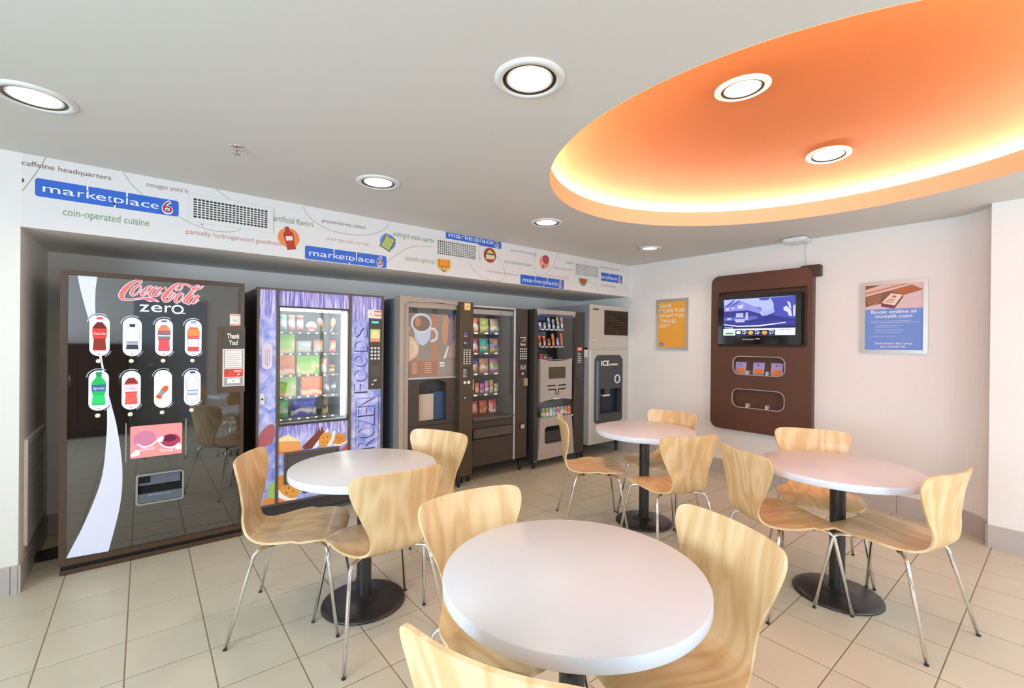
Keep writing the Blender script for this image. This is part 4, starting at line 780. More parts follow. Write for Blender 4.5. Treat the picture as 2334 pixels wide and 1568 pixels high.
bx('lock_bar', 3.232, 3.277, YN - .020, YN, .934, 1.016, mat('lock_gold', hexc('B0A488'), .35, .4), t); cr = plate('return_cup', rect(3.185, .462, 3.256, .520), YN - .006, YN, m_hole_shade, t); plate('return_flap', rect(3.195, .470, 3.248, .514), YN - .009, YN - .006, mat('return_grey', hexc('B8C0B4'), .4), cr)
for x in (2.56, 3.24):
    for y in (3.84, 4.36): tleg(x, y, .15, t, .024)
YT = 4.0
ROW = [1.522, 1.305, 1.085, .862, .632]
for z in ROW:
    s = bx('shelf', 2.575, 3.098, YT - .02, 4.32, z - .030, z - .012, m_inner, t)
    mb = MB()
    for k in range(3): mb.box(2.715 + k * .135, 2.755 + k * .135, YT - .024, YT - .02, z - .029, z - .013)
    obj('price_tags', mb, m_tag, s); mb = MB()
    for k in range(3):
        mb.tube([(2.76 + k * .135 + .045 * math.cos(a), YT + .02 + .010 * a, z + .036 + .045 * math.sin(a)) for a in [PI * j / 5 for j in range(-1, 24)]], .002, 5)
    obj('spiral', mb, m_steel, s)
grp = 'chip bags and sweets in the snack machine'
SB = [[('E88A3A', 'F4F0EA', 'C8302C', 'orange and white'), ('B8C860', 'D8D8A0', '8AA83A', 'lime green'), ('A8A8A8', 'F0E8D8', 'C8A84A', 'silver grey')],
      [('E85A3A', 'F0E8F4', '6A4AA0', 'red and purple'), ('3AB8A0', 'E8B8A8', '2A9A90', 'teal'), ('E8A03A', 'C8C050', '5A60C0', 'yellow and blue')],
      [('4A5AB0', 'E8A84A', 'E8E0F0', 'blue and gold'), ('D8A878', 'F0E0D0', 'B87A50', 'beige'), ('B860B8', 'D8D0B0', '8AA84A', 'purple and green')]]
for r, row in enumerate(SB):
    for k, (a, b, c, nm) in enumerate(row):
        bag('chip_bag', 2.757 + k * .138, YT + .05, ROW[r] - .012, .118, .158, .06, pack(a, b, c, r * 3 + k, .25, 16), nm + ' chip bag, ' + ['left', 'middle', 'right'][k] + ' on the ' + ['top', 'second', 'third'][r] + ' row of the snack machine', 'chip bag', grp, lean=-.1)
for k, (a, b, c, nm, h) in enumerate([('E8902A', '7A3A1A', 'F0C060', 'orange and brown', .16), ('E8703A', 'F0C8A0', 'C84A2A', 'orange', .115), ('C868A8', 'F0E0E8', '8A4AA0', 'pink and purple', .11), ('B888C8', 'F4F0F8', 'E878A0', 'lilac', .135), ('C8B050', 'E8D8C0', 'D8683A', 'yellow', .14), ('B8B878', 'F0F0E0', '8A8A4A', 'pale green', .10)]):
    bag('candy_bar', 2.735 + k * .064, YT + .04, ROW[3] - .012, .052, h, .03, pack(a, b, c, 20 + k, .25, 22), nm + ' candy bar, ' + ['first', 'second', 'third', 'fourth', 'fifth', 'sixth'][k] + ' from left on the fourth row of the snack machine', 'candy bar', grp)
for k, (a, b, c, nm) in enumerate([('E0503A', 'E87858', 'F0A890', 'plain red'), ('E0602A', 'E8B050', 'C83A2A', 'red and gold'), ('D84A3A', 'F2E8E8', 'E87A6A', 'red and white')]):
    bag('sweet_bag', 2.765 + k * .128, YT + .05, ROW[4] - .012, .10, .15, .05, pack(a, b, c, 30 + k, .25, 16), nm + ' sweet bag on the bottom row of the snack machine', 'sweet bag', grp, lean=-.1)

# ------------------------------------------------------------------ combo machine with cans
YM = 3.82
m_silver = mat('warm_silver_face', (.52, .47, .43), .35, .35); m_cmb = mat('combo_brown', (.050, .042, .037), .42)
_before = set(bpy.data.objects)
t = thing('snack_and_can_machine', 'small silver-fronted vending machine with sweets above and cans below', 'vending machine', (3.85, 4.12, 0), 0, 'vending machines in the alcove')
obj('cabinet', MB().box(3.436, 3.490, YM, 4.42, .092, 1.788).box(4.092, 4.270, YM, 4.42, .092, 1.788).box(3.490, 4.092, YM + .012, 4.42, 1.745, 1.788).box(3.490, 4.092, YM + .05, 4.42, .775, 1.20).box(3.490, 4.092, YM + .05, 4.42, .092, .555).box(3.490, 4.092, 4.32, 4.42, .555, 1.745), m_cmb, t)
plate('header', [(3.463, 1.787), (4.103, 1.787), (4.080, 1.717), (4.060, 1.742), (3.510, 1.736), (3.481, 1.720)], YM - .012, YM + .012, m_silver, t)
mp_ = plate('centre_face', [(3.528, .743), (3.60, .757), (3.69, .767), (3.78, .770), (3.9, .766), (3.98, .757), (4.042, .744), (4.042, 1.232), (3.95, 1.212), (3.86, 1.204), (3.77, 1.203), (3.66, 1.208), (3.58, 1.220), (3.526, 1.232)], YM - .012, YM + .05, m_silver, t); pm_ = PR('y', YM - .012)
plate('message_window', rr(3.655, 1.004, 3.927, 1.136, .008), YM - .016, YM - .012, mat('bronze_window', (.085, .068, .045), .3), mp_)
decal('decor_slot', stroke([(3.636, .924), (3.768, .923)], .014, 2) + stroke([(3.810, .923), (3.940, .925)], .014, 2) + stroke([(3.648, .879), (3.772, .880)], .014, 2) + stroke([(3.818, .880), (3.930, .881)], .014, 2) + stroke([(3.768, .884), (3.775, .812)], .014, 2) + stroke([(3.822, .884), (3.803, .812)], .014, 2), pm_, .0008, m_hole_shade, mp_)
op = rr(3.600, .262, 3.985, .462, .045); lowf = [(3.497, .098), (4.090, .102), (4.046, .557), (3.533, .562)]
lf = obj('lower_face', MB().ring(lowf, op, YM - .012, YM + .05), m_silver, t); plate('delivery_back', rr(3.590, .252, 3.995, .472, .045), YM + .044, YM + .050, m_hole_shade, lf); bx('delivery_flap', 3.612, 3.975, YM + .028, YM + .034, .275, .40, mat('bay_dark', (.03, .028, .028)), lf)
obj('can_bay', MB().box(3.492, 4.090, 4.00, 4.02, .556, .774).box(3.492, 4.090, YM + .012, 4.0, .772, .775), mat('can_bay_grey', (.16, .16, .17), .4), t); cs = bx('can_shelf', 3.50, 4.085, YM + .01, 4.0, .548, .558, m_tray, t)
mb = MB()
for k in range(8): mb.box(3.625 + k * .062, 3.65 + k * .062, YM + .006, YM + .010, .549, .560)
obj('price_tags', mb, m_tag, cs)
bx('window_pane', 3.492, 4.080, YM + .004, YM + .009, 1.205, 1.742, m_glass, t); bx('can_pane', 3.53, 4.045, YM + .003, YM + .007, .556, .772, m_glass, t)
obj('interior_liner', MB().box(3.491, 4.091, 4.305, 4.319, 1.201, 1.744).box(3.491, 4.091, YM + .02, 4.31, 1.200, 1.206), mat('dim_blue_liner', (.06, .065, .09), .5), t)
bx('interior_lamp', 3.50, 4.05, YM + .02, YM + .035, 1.722, 1.738, mat('added_blue_tube', (.6, .7, 1), .4, emit=8, ecol=(.75, .82, 1)), t); bx('added_lamp_valance', 3.492, 4.080, YM + .011, YM + .017, 1.712, 1.744, mat('valance_blue', (.10, .11, .2), .4), t); bx('added_can_lamp', 3.54, 4.04, YM + .012, YM + .020, .764, .771, mat('added_can_tube', (1, 1, 1), .4, emit=6), t)  # tubes added to brighten sweets and cans, valance added to hide the upper one
kp = plate('keypad_panel', rr(4.115, .955, 4.250, 1.390, .01), YM - .006, YM, mat('panel_grey', (.060, .052, .048), .4), t); pk2 = PR('y', YM - .006)
decal('red_display', [rect(4.146, 1.326, 4.218, 1.358)], pk2, .0006, mat('red_led', (.5, .03, .03), .4, emit=1.6, ecol=(.9, .12, .10)), kp); text('panel_lettering', 'Start', 4.148, 4.206, 1.276, .032, pk2, .0006, flat('EFE6E0'), kp, bold=.02); obj('keypad_keys', dots(4, 3, 4.156, 4.204, 1.182, 1.252, .012, .010, YM - .006), m_wp, kp); plate('coin_slot', disc(4.145, .978, .014, .012, 12), YM - .008, YM - .006, m_hole_shade, kp)
for x in (3.47, 4.22):
    for y in (3.86, 4.36): tleg(x, y, .092, t, .022)
plate('silver_foot_trim', rect(3.44, .086, 3.49, .094), YM - .004, YM, m_chrome, t)
grp = 'sweets in the silver-fronted machine'
for r, (z, items) in enumerate([(1.585, [('E8E4F0', '4A4A9A', 'F0C8C8', 'white and navy', .08), ('D8C8A8', 'F4F4F4', '8A7A50', 'tan and white', .08), ('B8B8D8', 'F0F0F0', '6A8A3A', 'silver and green', .15), ('D8A8B0', 'F0F0F8', '9A6AB0', 'pink and white', .13), ('A8C860', 'F0F4E0', '6A9A30', 'bright green', .16), ('E0A0A8', 'F2F2F0', 'C85A60', 'rose pink', .18)]),
                                (1.378, [('E8703A', 'F4E0D0', 'D83A30', 'red and cream', .13), ('E8944A', 'F0E4C8', 'D83A3A', 'orange and cream', .13), ('D84A48', 'E8D8D0', '5A8A3A', 'red and green', .10), ('E88A2A', 'F0B060', 'C85A20', 'bright orange', .16), ('A890C8', 'E8E0E8', '7A60A8', 'violet', .11), ('E87A20', 'F4A850', 'D85A18', 'deep orange', .17)]),
                                (1.222, [('C83A2A', 'E8602A', '3A2A28', 'red and black', .07), ('6A5A4A', 'C8B8A0', '3A3028', 'brown and beige', .07), ('7A5AC8', 'A890E0', '4A3A9A', 'small purple', .035)])]):
    s = bx('shelf', 3.50, 4.088, 4.0, 4.30, z - .022, z - .012, m_tray, t); mb = MB()
    for k in range(6): mb.box(3.70 + k * .075, 3.75 + k * .075, 3.995, 4.0, z - .022, z - .008)
    obj('price_tags', mb, m_wp, s)
    for k, (a, b, c, nm, h) in enumerate(items):
        bag('sweet_packet', 3.720 + k * .076 + (.02 if r == 2 else 0), 4.03, z - .012, .042 if r < 2 else .075, h, .03, pack(a, b, c, 40 + r * 6 + k, .3, 20), nm + ' sweet packet on the ' + ['top', 'second', 'lowest'][r] + ' shelf of the silver-fronted machine', 'sweet packet', grp, tilt=-.16 if r < 2 else 0)
for k, (c, nm) in enumerate([('6AB04A', 'light green'), ('7ABE4A', 'green and orange'), ('5AB878', 'green and red'), ('4AA8D8', 'sky blue'), ('E070C0', 'pink'), ('8AB050', 'olive green'), ('D060C0', 'magenta'), ('F09030', 'orange')]):
    q = thing('drink_can', nm + ' drink can in the row under the silver panel', 'can', (3.636 + k * .062, 3.885, .558), 0, 'drink cans in the silver-fronted machine')
    obj('body', MB().lathe([(.001, 0), (.023, 0), (.027, .006), (.027, .092)], n=18), pack(c, 'F4F4F0', ['E8A030', 'E05A30', 'F0F0F0'][k % 3], k, .3, 30), q, True); obj('lid', MB().lathe([(.027, .092), (.023, .100), (.023, .104), (.021, .102), (.001, .102)], n=18), m_steel, q, True)

# set the whole machine against its neighbour: 2 % narrower, 9 cm further forward
for o in [o for o in bpy.data.objects if o not in _before and o.parent is None]:
    o.location = (o.location.x * .9745, (o.location.y - 4.12) * .9764 + 4.03, o.location.z * .995); o.scale = (.9745, .9764, .995)

# ------------------------------------------------------------------ ice machine
YE = 3.66
m_stain = mat('stainless_panel', (.60, .59, .54), .34, .45); m_stl = mat('stainless_daylight_tint', (.42, .45, .50), .35, .5); m_isl = mat('slate_dispenser', (.055, .058, .062), .35)  # side steel has the bluish daylight mixed into its colour
t = thing('ice_machine', 'stainless ice machine with dark dispenser panel in the corner', 'ice machine', (4.54, 4.05, 0))
bx('upper_cabinet', 4.168, 4.918, YE + .012, 4.42, 1.350, 1.872, m_stl, t, .004); plate('upper_door', rect(4.166, 1.352, 4.920, 1.876), YE, YE + .014, m_stain, t)
gr = obj('vent_frame', MB().ring(rect(4.440, 1.510, 4.907, 1.820), rect(4.452, 1.522, 4.895, 1.808), YE - .006, YE), m_bronze, t); plate('vent_back', rect(4.445, 1.515, 4.90, 1.815), YE - .001, YE + .001, m_hole_shade, gr)
for k in range(14): bx('louver', 4.452, 4.895, YE - .004, YE - .001, 1.528 + k * .0205, 1.539 + k * .0205, m_bronze, gr)
bx('vent_bar', 4.668, 4.680, YE - .006, YE - .001, 1.522, 1.808, m_bronze, gr)
bx('nameplate', 4.226, 4.334, YE - .004, YE, 1.814, 1.828, m_bronze, t); obj('lock', MB().lathe([(.026, 0), (.024, -.005), (.016, -.009), (.001, -.009)], (4.272, YE, 1.446), 20, 'y'), m_chrome, t)
bx('seam_trim', 4.162, 4.922, YE - .006, YE + .02, 1.333, 1.350, m_stain, t)
bx('lower_cabinet', 4.168, 4.918, YE + .11, 4.42, .175, 1.333, m_stl, t, .004)
oct_ = [(4.266, .452), (4.300, .424), (4.770, .424), (4.800, .452), (4.800, 1.205), (4.735, 1.262), (4.318, 1.262), (4.266, 1.212)]
obj('lower_door', MB().ring(rect(4.166, .176, 4.920, 1.331), oct_, YE, YE + .112), m_stain, t); bx('door_edge', 4.183, 4.190, YE - .006, YE, .205, 1.325, mat('polished_edge', (.8, .8, .78)), t)
rec = [(4.372, .530), (4.768, .530), (4.775, .80), (4.76, .838), (4.372, .842)]
dp = obj('dispenser_panel', MB().ring([(p[0], p[1]) for p in oct_], rec, YE - .010, YE + .06), m_isl, t); pi = PR('y', YE - .010)
plate('dispenser_recess', [(p[0] + (p[0] > 4.5) * .01 - (p[0] < 4.5) * .01, p[1] + (.01 if p[1] > .7 else -.01)) for p in rec], YE + .055, YE + .062, mat('recess_navy', (.010, .016, .035), .35), dp)
bx('side_bevel', 4.285, 4.330, YE - .014, YE - .010, .47, 1.19, mat('blue_bevel', (.13, .20, .28), .25), dp, .002)
text('ice_lettering', 'ICE', 4.378, 4.530, 1.131, .088, pi, .001, flat('F4F2F0', .5, .15), dp, bold=.025); decal('ice_strip', [rect(4.538, 1.131, 4.695, 1.152)], pi, .001, flat('E8DCC8'), dp)
obj('push_ring', MB().lathe([(.040, 0), (.042, -.010), (.055, -.010), (.057, 0)], (4.690, YE - .010, .957), 28, 'y'), mat('ring_white', (.70, .74, .86), .3), dp)
bx('spout', 4.470, 4.560, YE + .0, YE + .05, .755, .842, m_isl, dp, .006); bx('spout_lip', 4.445, 4.562, YE - .002, YE + .05, .748, .768, mat('ring_white', (.7, .74, .86)), dp, .003); bx('lever', 4.46, 4.49, YE + .045, YE + .055, .56, .75, m_bronze, dp)
bx('drip_tray', 4.38, 4.765, YE - .006, YE + .055, .518, .536, m_isl, dp)
pn = bx('paper_notice', 4.160, 4.168, YE + .03, YE + .11, 1.235, 1.33, flat('E8E6EE'), t)
for x in (4.20, 4.87):
    for y in (YE + .14, 4.34): tleg(x, y, .176, t, .026)

# ------------------------------------------------------------------ printed banner on the soffit
pb_ = PR('y', YS)
t = bn = thing('printed_banner', 'white printed vinyl banner with blue marketplace panels along the soffit', 'banner', (2.2, YS, 2.2))
decal('banner_sheet', [rect(XL + .004, ZS + .004, XR - .004, CZ - .001)], pb_, .0008, mat('banner_vinyl', (.80, .77, .76), .5), t)
m_blue = mat('marketplace_blue', hexc('3468CE'), .45); m_wt = flat('F6F6FA'); m_6 = mat('marketplace_red', hexc('B03028'), .45)
MPL = [('m', .047, .156), ('a', .170, .248), ('r', .267, .311), ('k', .325, .393), ('e', .389, .458), ('t', .470, .498), ('p', .512, .583), ('l', .599, .611), ('a', .627, .699), ('c', .708, .772), ('e', .780, .841)]
def market(x0, z0, six='B03028', clipx=None, clipz=None):
    w, h = .645, .101; P = rr(x0, z0, x0 + w, z0 + h, .014)
    cl = []
    if clipx: P = clip_poly(P, 0, clipx, False); cl.append(((clipx, 0, 0), (-1, 0, 0)))
    if clipz: P = clip_poly(P, 1, clipz, True); cl.append(((0, 0, clipz), (0, 0, 1)))
    pn_ = decal('sign_panel', [P], pb_, .0016, m_blue, bn)
    text('sign_lettering', [(c, x0 + a * w, x0 + b * w) for c, a, b in MPL], 0, 0, z0 + .030, .066, pb_, .0022, m_wt, pn_, clip=cl or None)
    S_ = [rect(x0 + .325 * w, z0 + .07, x0 + .337 * w, z0 + h), rect(x0 + .599 * w, z0 + .07, x0 + .611 * w, z0 + h), rect(x0 + .512 * w, z0, x0 + .524 * w, z0 + .03)]
    if clipx: S_ = [q for q in S_ if q[0][0] > clipx]
    if clipz: S_ = [q for q in S_ if q[2][1] < clipz]
    if S_: decal('letter_stem', S_, pb_, .0022, m_wt, pn_)
    text('sign_numeral', [('6', x0 + .865 * w, x0 + .955 * w)], 0, 0, z0 + .012, .112, pb_, .0022, m_wt, pn_, bold=.05, clip=cl or None); text('sign_numeral', [('6', x0 + .872 * w, x0 + .948 * w)], 0, 0, z0 + .016, .106, pb_, .0028, mat('six_' + six, hexc(six), .45), pn_, clip=cl or None)
market(-.472, 2.192); market(.940, 2.0175, '8A3A20'); market(2.156, 2.346, '5A2A28', clipz=CZ - .002); market(3.057, 2.0175, 'C8402C'); market(4.115, 2.174, 'C8402C', clipx=4.347)
def slog(s, x0, x1, zb, size, c, tall=False, **k): text('slogan', s, x0, x1, zb, size, pb_, .0016, flat(c), bn, bold=.004, **k)
slog('caffeine headquarters', -.524, -.155, 2.352, .040, '8A6660'); slog('coin-operated cuisine', -.361, .025, 2.106, .062, '8AA07C', True); slog('nougat sold h', .011, .222, 2.354, .040, 'A07870'); slog('partially hydrogenated goodness', .212, .776, 2.092, .044, 'C89484')
slog('artificial flavors', .723, .999, 2.266, .060, '7A9C70', True); slog('preservatives added', 1.061, 1.401, 2.315, .040, '948088'); slog('their tips are our tab', 1.093, 1.433, 2.183, .038, 'CCA498'); slog('midnight snack approv', 1.643, 2.033, 2.298, .062, '7A9C78', True); slog('utensils optional', 1.754, 2.040, 2.108, .060, 'A4AC8C', True)
slog('for', 2.528, 2.560, 2.214, .036, 'D0B0A4'); slog('gastronomy-on-the-go', 2.925, 3.279, 2.345, .036, 'A498A4'); slog('coin-operated cuisine', 2.837, 3.213, 2.213, .058, '9CA890', True); slog('may contain vitamins a-z', 2.627, 3.033, 2.098, .036, 'C0A498'); slog('nutrit', 3.742, 3.850, 2.312, .050, '8AA09C', True); slog('preservatives adde', 3.536, 3.851, 2.235, .034, 'B8A29C'); slog('freshly prepackaged', 3.429, 3.789, 2.138, .034, 'D4AC9C'); slog('hydrogenated goodness', 4.341, 4.713, 2.330, .034, 'ACA0A4'); slog('midnight snacking', 4.345, 4.629, 2.111, .034, 'BCA49C')
def hair(pts, c='9C9C84', w=.0035): return decal('hairline', stroke(pts, w), pb_, .0012, flat(c), bn)
hair([(-.431, 2.414), (-.458, 2.344), (-.494, 2.263), (-.520, 2.210)], 'A8A078', .004); hair([(-.1, 2.415), (-.061, 2.349), (-.007, 2.299)]); hair([(.376, 2.415), (.451, 2.364)]); hair([(.173, 2.193), (.254, 2.158), (.351, 2.135), (.452, 2.14), (.522, 2.167)]); hair([(.924, 2.409), (.956, 2.351), (1.03, 2.296), (1.148, 2.259), (1.325, 2.256), (1.465, 2.288), (1.572, 2.347), (1.605, 2.405)], '707078', .003)
hair([(1.585, 2.065), (1.696, 2.16), (1.822, 2.231), (2.022, 2.262)]); hair([(2.402, 2.165), (2.529, 2.058), (2.66, 2.022), (2.811, 2.032), (2.845, 2.123), (2.809, 2.208), (2.739, 2.265)]); hair([(3.273, 2.403), (3.244, 2.259), (3.269, 2.157), (3.332, 2.13), (3.445, 2.187), (3.544, 2.295), (3.602, 2.399)]); hair([(4.096, 2.153), (4.244, 2.101), (4.295, 2.026)]); hair([(4.727, 2.191), (4.84, 2.124), (4.918, 2.074)])
def icon(cx, cz, r, c, shapes):
    d_ = decal('icon_disc', [disc(cx, cz, r, r * .97)], pb_, .0014, flat(c), bn)
    for k, (nm, P, col) in enumerate(shapes): decal(nm, P, pb_, .0020 + k * .0005, flat(col), d_)
def xf(P, cx, cz, a=0): return [(cx + x * math.cos(a) - z * math.sin(a), cz + x * math.sin(a) + z * math.cos(a)) for x, z in P]
bt = bottle(0, -.082, .078, .030); icon(.828, 2.158, .074, 'F08A4C', [('bottle_outline', [xf([(x * 1.12, z * 1.04) for x, z in bt], .830, 2.158, .22)], '5A1E18'), ('bottle_picture', [xf(bt, .830, 2.158, .22)], 'C0392E'), ('bottle_label', [xf(rect(-.024, -.02, .024, .012), .830, 2.158, .22)], 'EFE2DC')])
icon(1.596, 2.240, .070, '6C98E0', [('bag_outline', [[(1.571, 2.312), (1.600, 2.290), (1.666, 2.272), (1.645, 2.225), (1.614, 2.158), (1.57, 2.178), (1.522, 2.200), (1.555, 2.25)]], '3A3A28'), ('bag_picture', [[(1.575, 2.302), (1.602, 2.283), (1.656, 2.268), (1.638, 2.226), (1.610, 2.167), (1.57, 2.185), (1.531, 2.203), (1.562, 2.252)]], 'B4C078'), ('bag_mark', [disc(1.628, 2.258, .009)], 'E8A83C')])
popP = [(2.090, 2.158), (2.188, 2.158), (2.186, 2.096), (2.091, 2.096)]
d_ = decal('icon_disc', [clip_poly(disc(2.14, 2.128, .080), 1, 2.160, True)], pb_, .0014, flat('ECBC54'), bn); decal('ice_pop_outline', [[(2.085, 2.160), (2.193, 2.160), (2.191, 2.091), (2.160, 2.091), (2.157, 2.055), (2.139, 2.043), (2.121, 2.055), (2.119, 2.091), (2.086, 2.091)]], pb_, .0020, flat('6A4420'), d_); decal('ice_pop_picture', [rect(2.091, 2.097, 2.187, 2.160)], pb_, .0025, flat('EE9A34'), d_); decal('ice_pop_stick', [rect(2.125, 2.056, 2.154, 2.092)], pb_, .0025, flat('E8C880'), d_)
icon(2.660, 2.266, .076, 'B8462E', [('cake_outline', [[(2.602, 2.218), (2.722, 2.222), (2.726, 2.282), (2.655, 2.330), (2.606, 2.288)]], '4A2A1C'), ('cake_picture', [[(2.608, 2.224), (2.716, 2.228), (2.720, 2.270), (2.612, 2.272)]], 'E6D6A8'), ('cake_top', [[(2.611, 2.284), (2.720, 2.280), (2.655, 2.322)]], 'D8C890')])
icon(3.397, 2.284, .074, 'F0A08C', [('lollipop_stick', stroke([(3.362, 2.212), (3.405, 2.275)], .012, 2), '6A3428'), ('lollipop_bow', [[(3.385, 2.285), (3.42, 2.255), (3.40, 2.262), (3.378, 2.252)]], 'E8C8B0'), ('lollipop_outline', [disc(3.418, 2.318, .046)], '7A2A2C'), ('lollipop_picture', [disc(3.418, 2.318, .038)], 'C85058')])
icon_m = decal('melon_rind', [clip_poly(disc(4.022, 2.165, .075, .088), 1, 2.166, True)], pb_, .0014, flat('7FA070'), bn); decal('melon_flesh', [clip_poly(disc(4.022, 2.165, .052, .062), 1, 2.166, True)], pb_, .0020, flat('C8503C'), icon_m)
decal('drop_mark', [[(-.521, 2.282), (-.512, 2.268), (-.521, 2.252)]], pb_, .0016, flat('5A2A20'), bn); decal('drop_mark', [[(.288, 2.172), (.300, 2.164), (.312, 2.176), (.299, 2.158)]], pb_, .0016, flat('6A3A48'), bn)
# air vents
m_vent = mat('vent_white', (.78, .77, .75), .4)
for x0, x1, fx, lb in ((.251, .685, (.219, .722), 'white grille vent beside the first blue marketplace panel'), (2.066, 2.485, (2.034, 2.521), 'white grille vent in the middle of the printed banner'), (3.886, 4.281, (3.85, 4.318), 'white grille vent nearest the far end of the banner')):
    v_ = thing('air_vent', lb, 'vent', ((x0 + x1) / 2, YS, 2.27), 0, 'grille vents in the printed banner')
    obj('frame', MB().ring(rect(fx[0], 2.174, fx[1], 2.356), rect(x0, 2.203, x1, 2.328), YS - .010, YS - .001), m_vent, v_); plate('duct_shade_sheet', rect(x0 - .004, 2.199, x1 + .004, 2.332), YS - .003, YS - .0015, mat('duct_shade', (.04, .025, .018), .8), v_)  # dark sheet paints the shade behind the grille
    mb = MB(); n = 20
    for k in range(1, n): x = x0 + (x1 - x0) * k / n; mb.box(x - .0028, x + .0028, YS - .010, YS - .0035, 2.203, 2.328)
    for k in range(1, 8): z = 2.203 + .125 * k / 8; mb.box(x0, x1, YS - .008, YS - .0032, z - .0032, z + .0032)
    tag(obj('grille', mb, m_vent, v_), kind='stuff')
v_ = thing('wall_louver', 'low white louvered grille on the side wall beside the cola machine', 'vent', (XL, 4.1, .25))
obj('frame', MB().ring(rect(3.79, .205, 4.42, .815), rect(3.825, .24, 4.385, .78), XL, XL + .014, 'x'), m_vent, v_); obj('duct_shade_sheet', MB().box(XL + .001, XL + .003, 3.82, 4.39, .235, .785), mat('louver_shade', (.22, .19, .15), .8), v_)  # darker sheet paints the shade between the slats
for k in range(24): z = .245 + k * .0223; obj('slat', MB().add([(XL + .003, 3.825, z + .014), (XL + .003, 4.385, z + .014), (XL + .012, 4.385, z), (XL + .012, 3.825, z), (XL + .003, 3.825, z + .0155), (XL + .003, 4.385, z + .0155), (XL + .0125, 4.385, z + .0015), (XL + .0125, 3.825, z + .0015)], [(0, 1, 2, 3), (7, 6, 5, 4), (0, 4, 5, 1), (1, 5, 6, 2), (2, 6, 7, 3), (3, 7, 4, 0)]), m_vent, v_)

# ------------------------------------------------------------------ brown television panel on the right-hand wall
XF = 4.85
m_pan = mat('brown_wall_panel', (.105, .045, .026), .42)
t = thing('media_wall_unit', 'tall brown wall panel with rounded corners holding the television and leaflet niches', 'wall panel', (4.92, 2.02, .505))
RC = .085
n1, n2 = rr(1.757, 1.091, 2.266, 1.288, .07), rr(1.760, .750, 2.271, .948, .07)
tvr = rr(1.572, 1.385, 2.424, 1.965, .02)
top = [(1.531, 1.34), (2.505, 1.34)] + [(2.505 - RC + RC * math.cos(a), 2.145 - RC + RC * math.sin(a)) for a in [PI / 2 * k / 8 for k in range(9)]] + [(1.531 + RC + RC * math.cos(a), 2.145 - RC + RC * math.sin(a)) for a in [PI / 2 + PI / 2 * k / 8 for k in range(9)]]
obj('upper_board', MB().ring(top, tvr, XF, 4.925, 'x'), m_pan, t); obj('middle_board', MB().ring(rect(1.531, 1.02, 2.505, 1.34), n1, XF, 4.925, 'x'), m_pan, t)
low = [(2.505, 1.02), (1.531, 1.02)] + [(1.531 + RC + RC * math.cos(a), .505 + RC + RC * math.sin(a)) for a in [PI + PI / 2 * k / 8 for k in range(9)]] + [(2.505 - RC + RC * math.cos(a), .505 + RC + RC * math.sin(a)) for a in [1.5 * PI + PI / 2 * k / 8 for k in range(9)]]
obj('lower_board', MB().ring(low, n2, XF, 4.925, 'x'), m_pan, t); obj('back_board', MB().box(4.916, 4.924, 1.56, 2.47, .6, 2.05), m_pan, t)
for P, q in ((n1, rr(1.764, 1.098, 2.259, 1.281, .063)), (n2, rr(1.767, .757, 2.264, .941, .063))): obj('niche_trim', MB().ring(P, q, XF - .004, XF + .01, 'x'), mat('brushed_trim', (.68, .62, .56), .3, .6), t)
for z in (1.092, .751):
    for y in (2.12, 1.93): obj('leaflet_divider', MB().box(XF + .004, 4.914, y - .010, y + .010, z + .006, z + .045), mat('divider_steel', (.72, .68, .62), .3, .4), t)
XT = 4.832
t2 = thing('television', 'black flat television showing a blue-tinted house picture and weather bar', 'television', (4.88, 2.02, 1.41))
obj('housing', MB().prism(rr(1.618, 1.413, 2.413, 1.919, .015), XT + .004, 4.90, 'x'), mat('tv_back', (.012, .010, .010), .3), t2)
obj('bezel', MB().ring(rr(1.616, 1.411, 2.415, 1.921, .015), rect(1.665, 1.499, 2.360, 1.882), XT - .006, XT + .02, 'x'), mat('tv_gloss_black', (.008, .007, .007), .08, ior=1.6), t2)
px = PR('x', XT + .002)
def scr(polys, c, d, nm='screen_picture'): return decal(nm, polys, px, d, mat('screen_' + c, hexc(c, .15), .25, emit=.85, ecol=hexc(c)), t2)
def SP(u, v): return (2.3605 - (u - 310) / 1745 * .695, 1.8815 - (v - (265 - (u - 310) * .0774)) / (855 + (u - 310) * .070) * .382)
def SV(L): return [SP(*p) for p in L]
scr([rect(1.665, 1.499, 2.360, 1.882)], '3A3E96', .0); scr([SV([(310, 265), (2055, 130), (2050, 330), (1560, 330), (1600, 540), (1300, 640), (1100, 430), (740, 290), (330, 430)])], 'B4C0F0', .0006)
scr([SV([(1480, 190), (2055, 130), (2050, 780), (1560, 780), (1560, 330)])], '4C54B4', .0010); scr([SV([(1200, 200), (1480, 180), (1440, 250), (1250, 255)])], '5058B0', .0010)
scr([SV([(320, 430), (720, 260), (1160, 430), (1290, 500), (1200, 580), (930, 500), (330, 545)])], '8C90DC', .0014); scr([SV([(330, 430), (560, 265), (620, 265), (430, 430)]), SV([(480, 420), (700, 270), (740, 290), (560, 420)])], '5C60B8', .0018); scr([SV([(680, 400), (830, 360), (820, 450), (690, 465)]), SV([(370, 475), (450, 460), (450, 510), (370, 520)]), SV([(530, 440), (590, 430), (590, 475), (530, 480)])], 'D0D4FA', .0022)
scr([SV([(330, 545), (930, 500), (1200, 570), (1170, 640), (950, 620), (330, 690)])], '3C3E8C', .0016); scr([SV([(330, 690), (640, 660), (1050, 640), (1180, 640), (1200, 740), (900, 750), (330, 760)])], '6066BE', .0018); scr([SV([(640, 580), (830, 570), (830, 670), (640, 680)]), SV([(890, 560), (950, 555), (950, 740), (880, 740)]), SV([(600, 720), (880, 710), (860, 790), (640, 800)]), SV([(410, 700), (520, 690), (520, 740), (410, 750)])], 'B8BCF2', .0022)
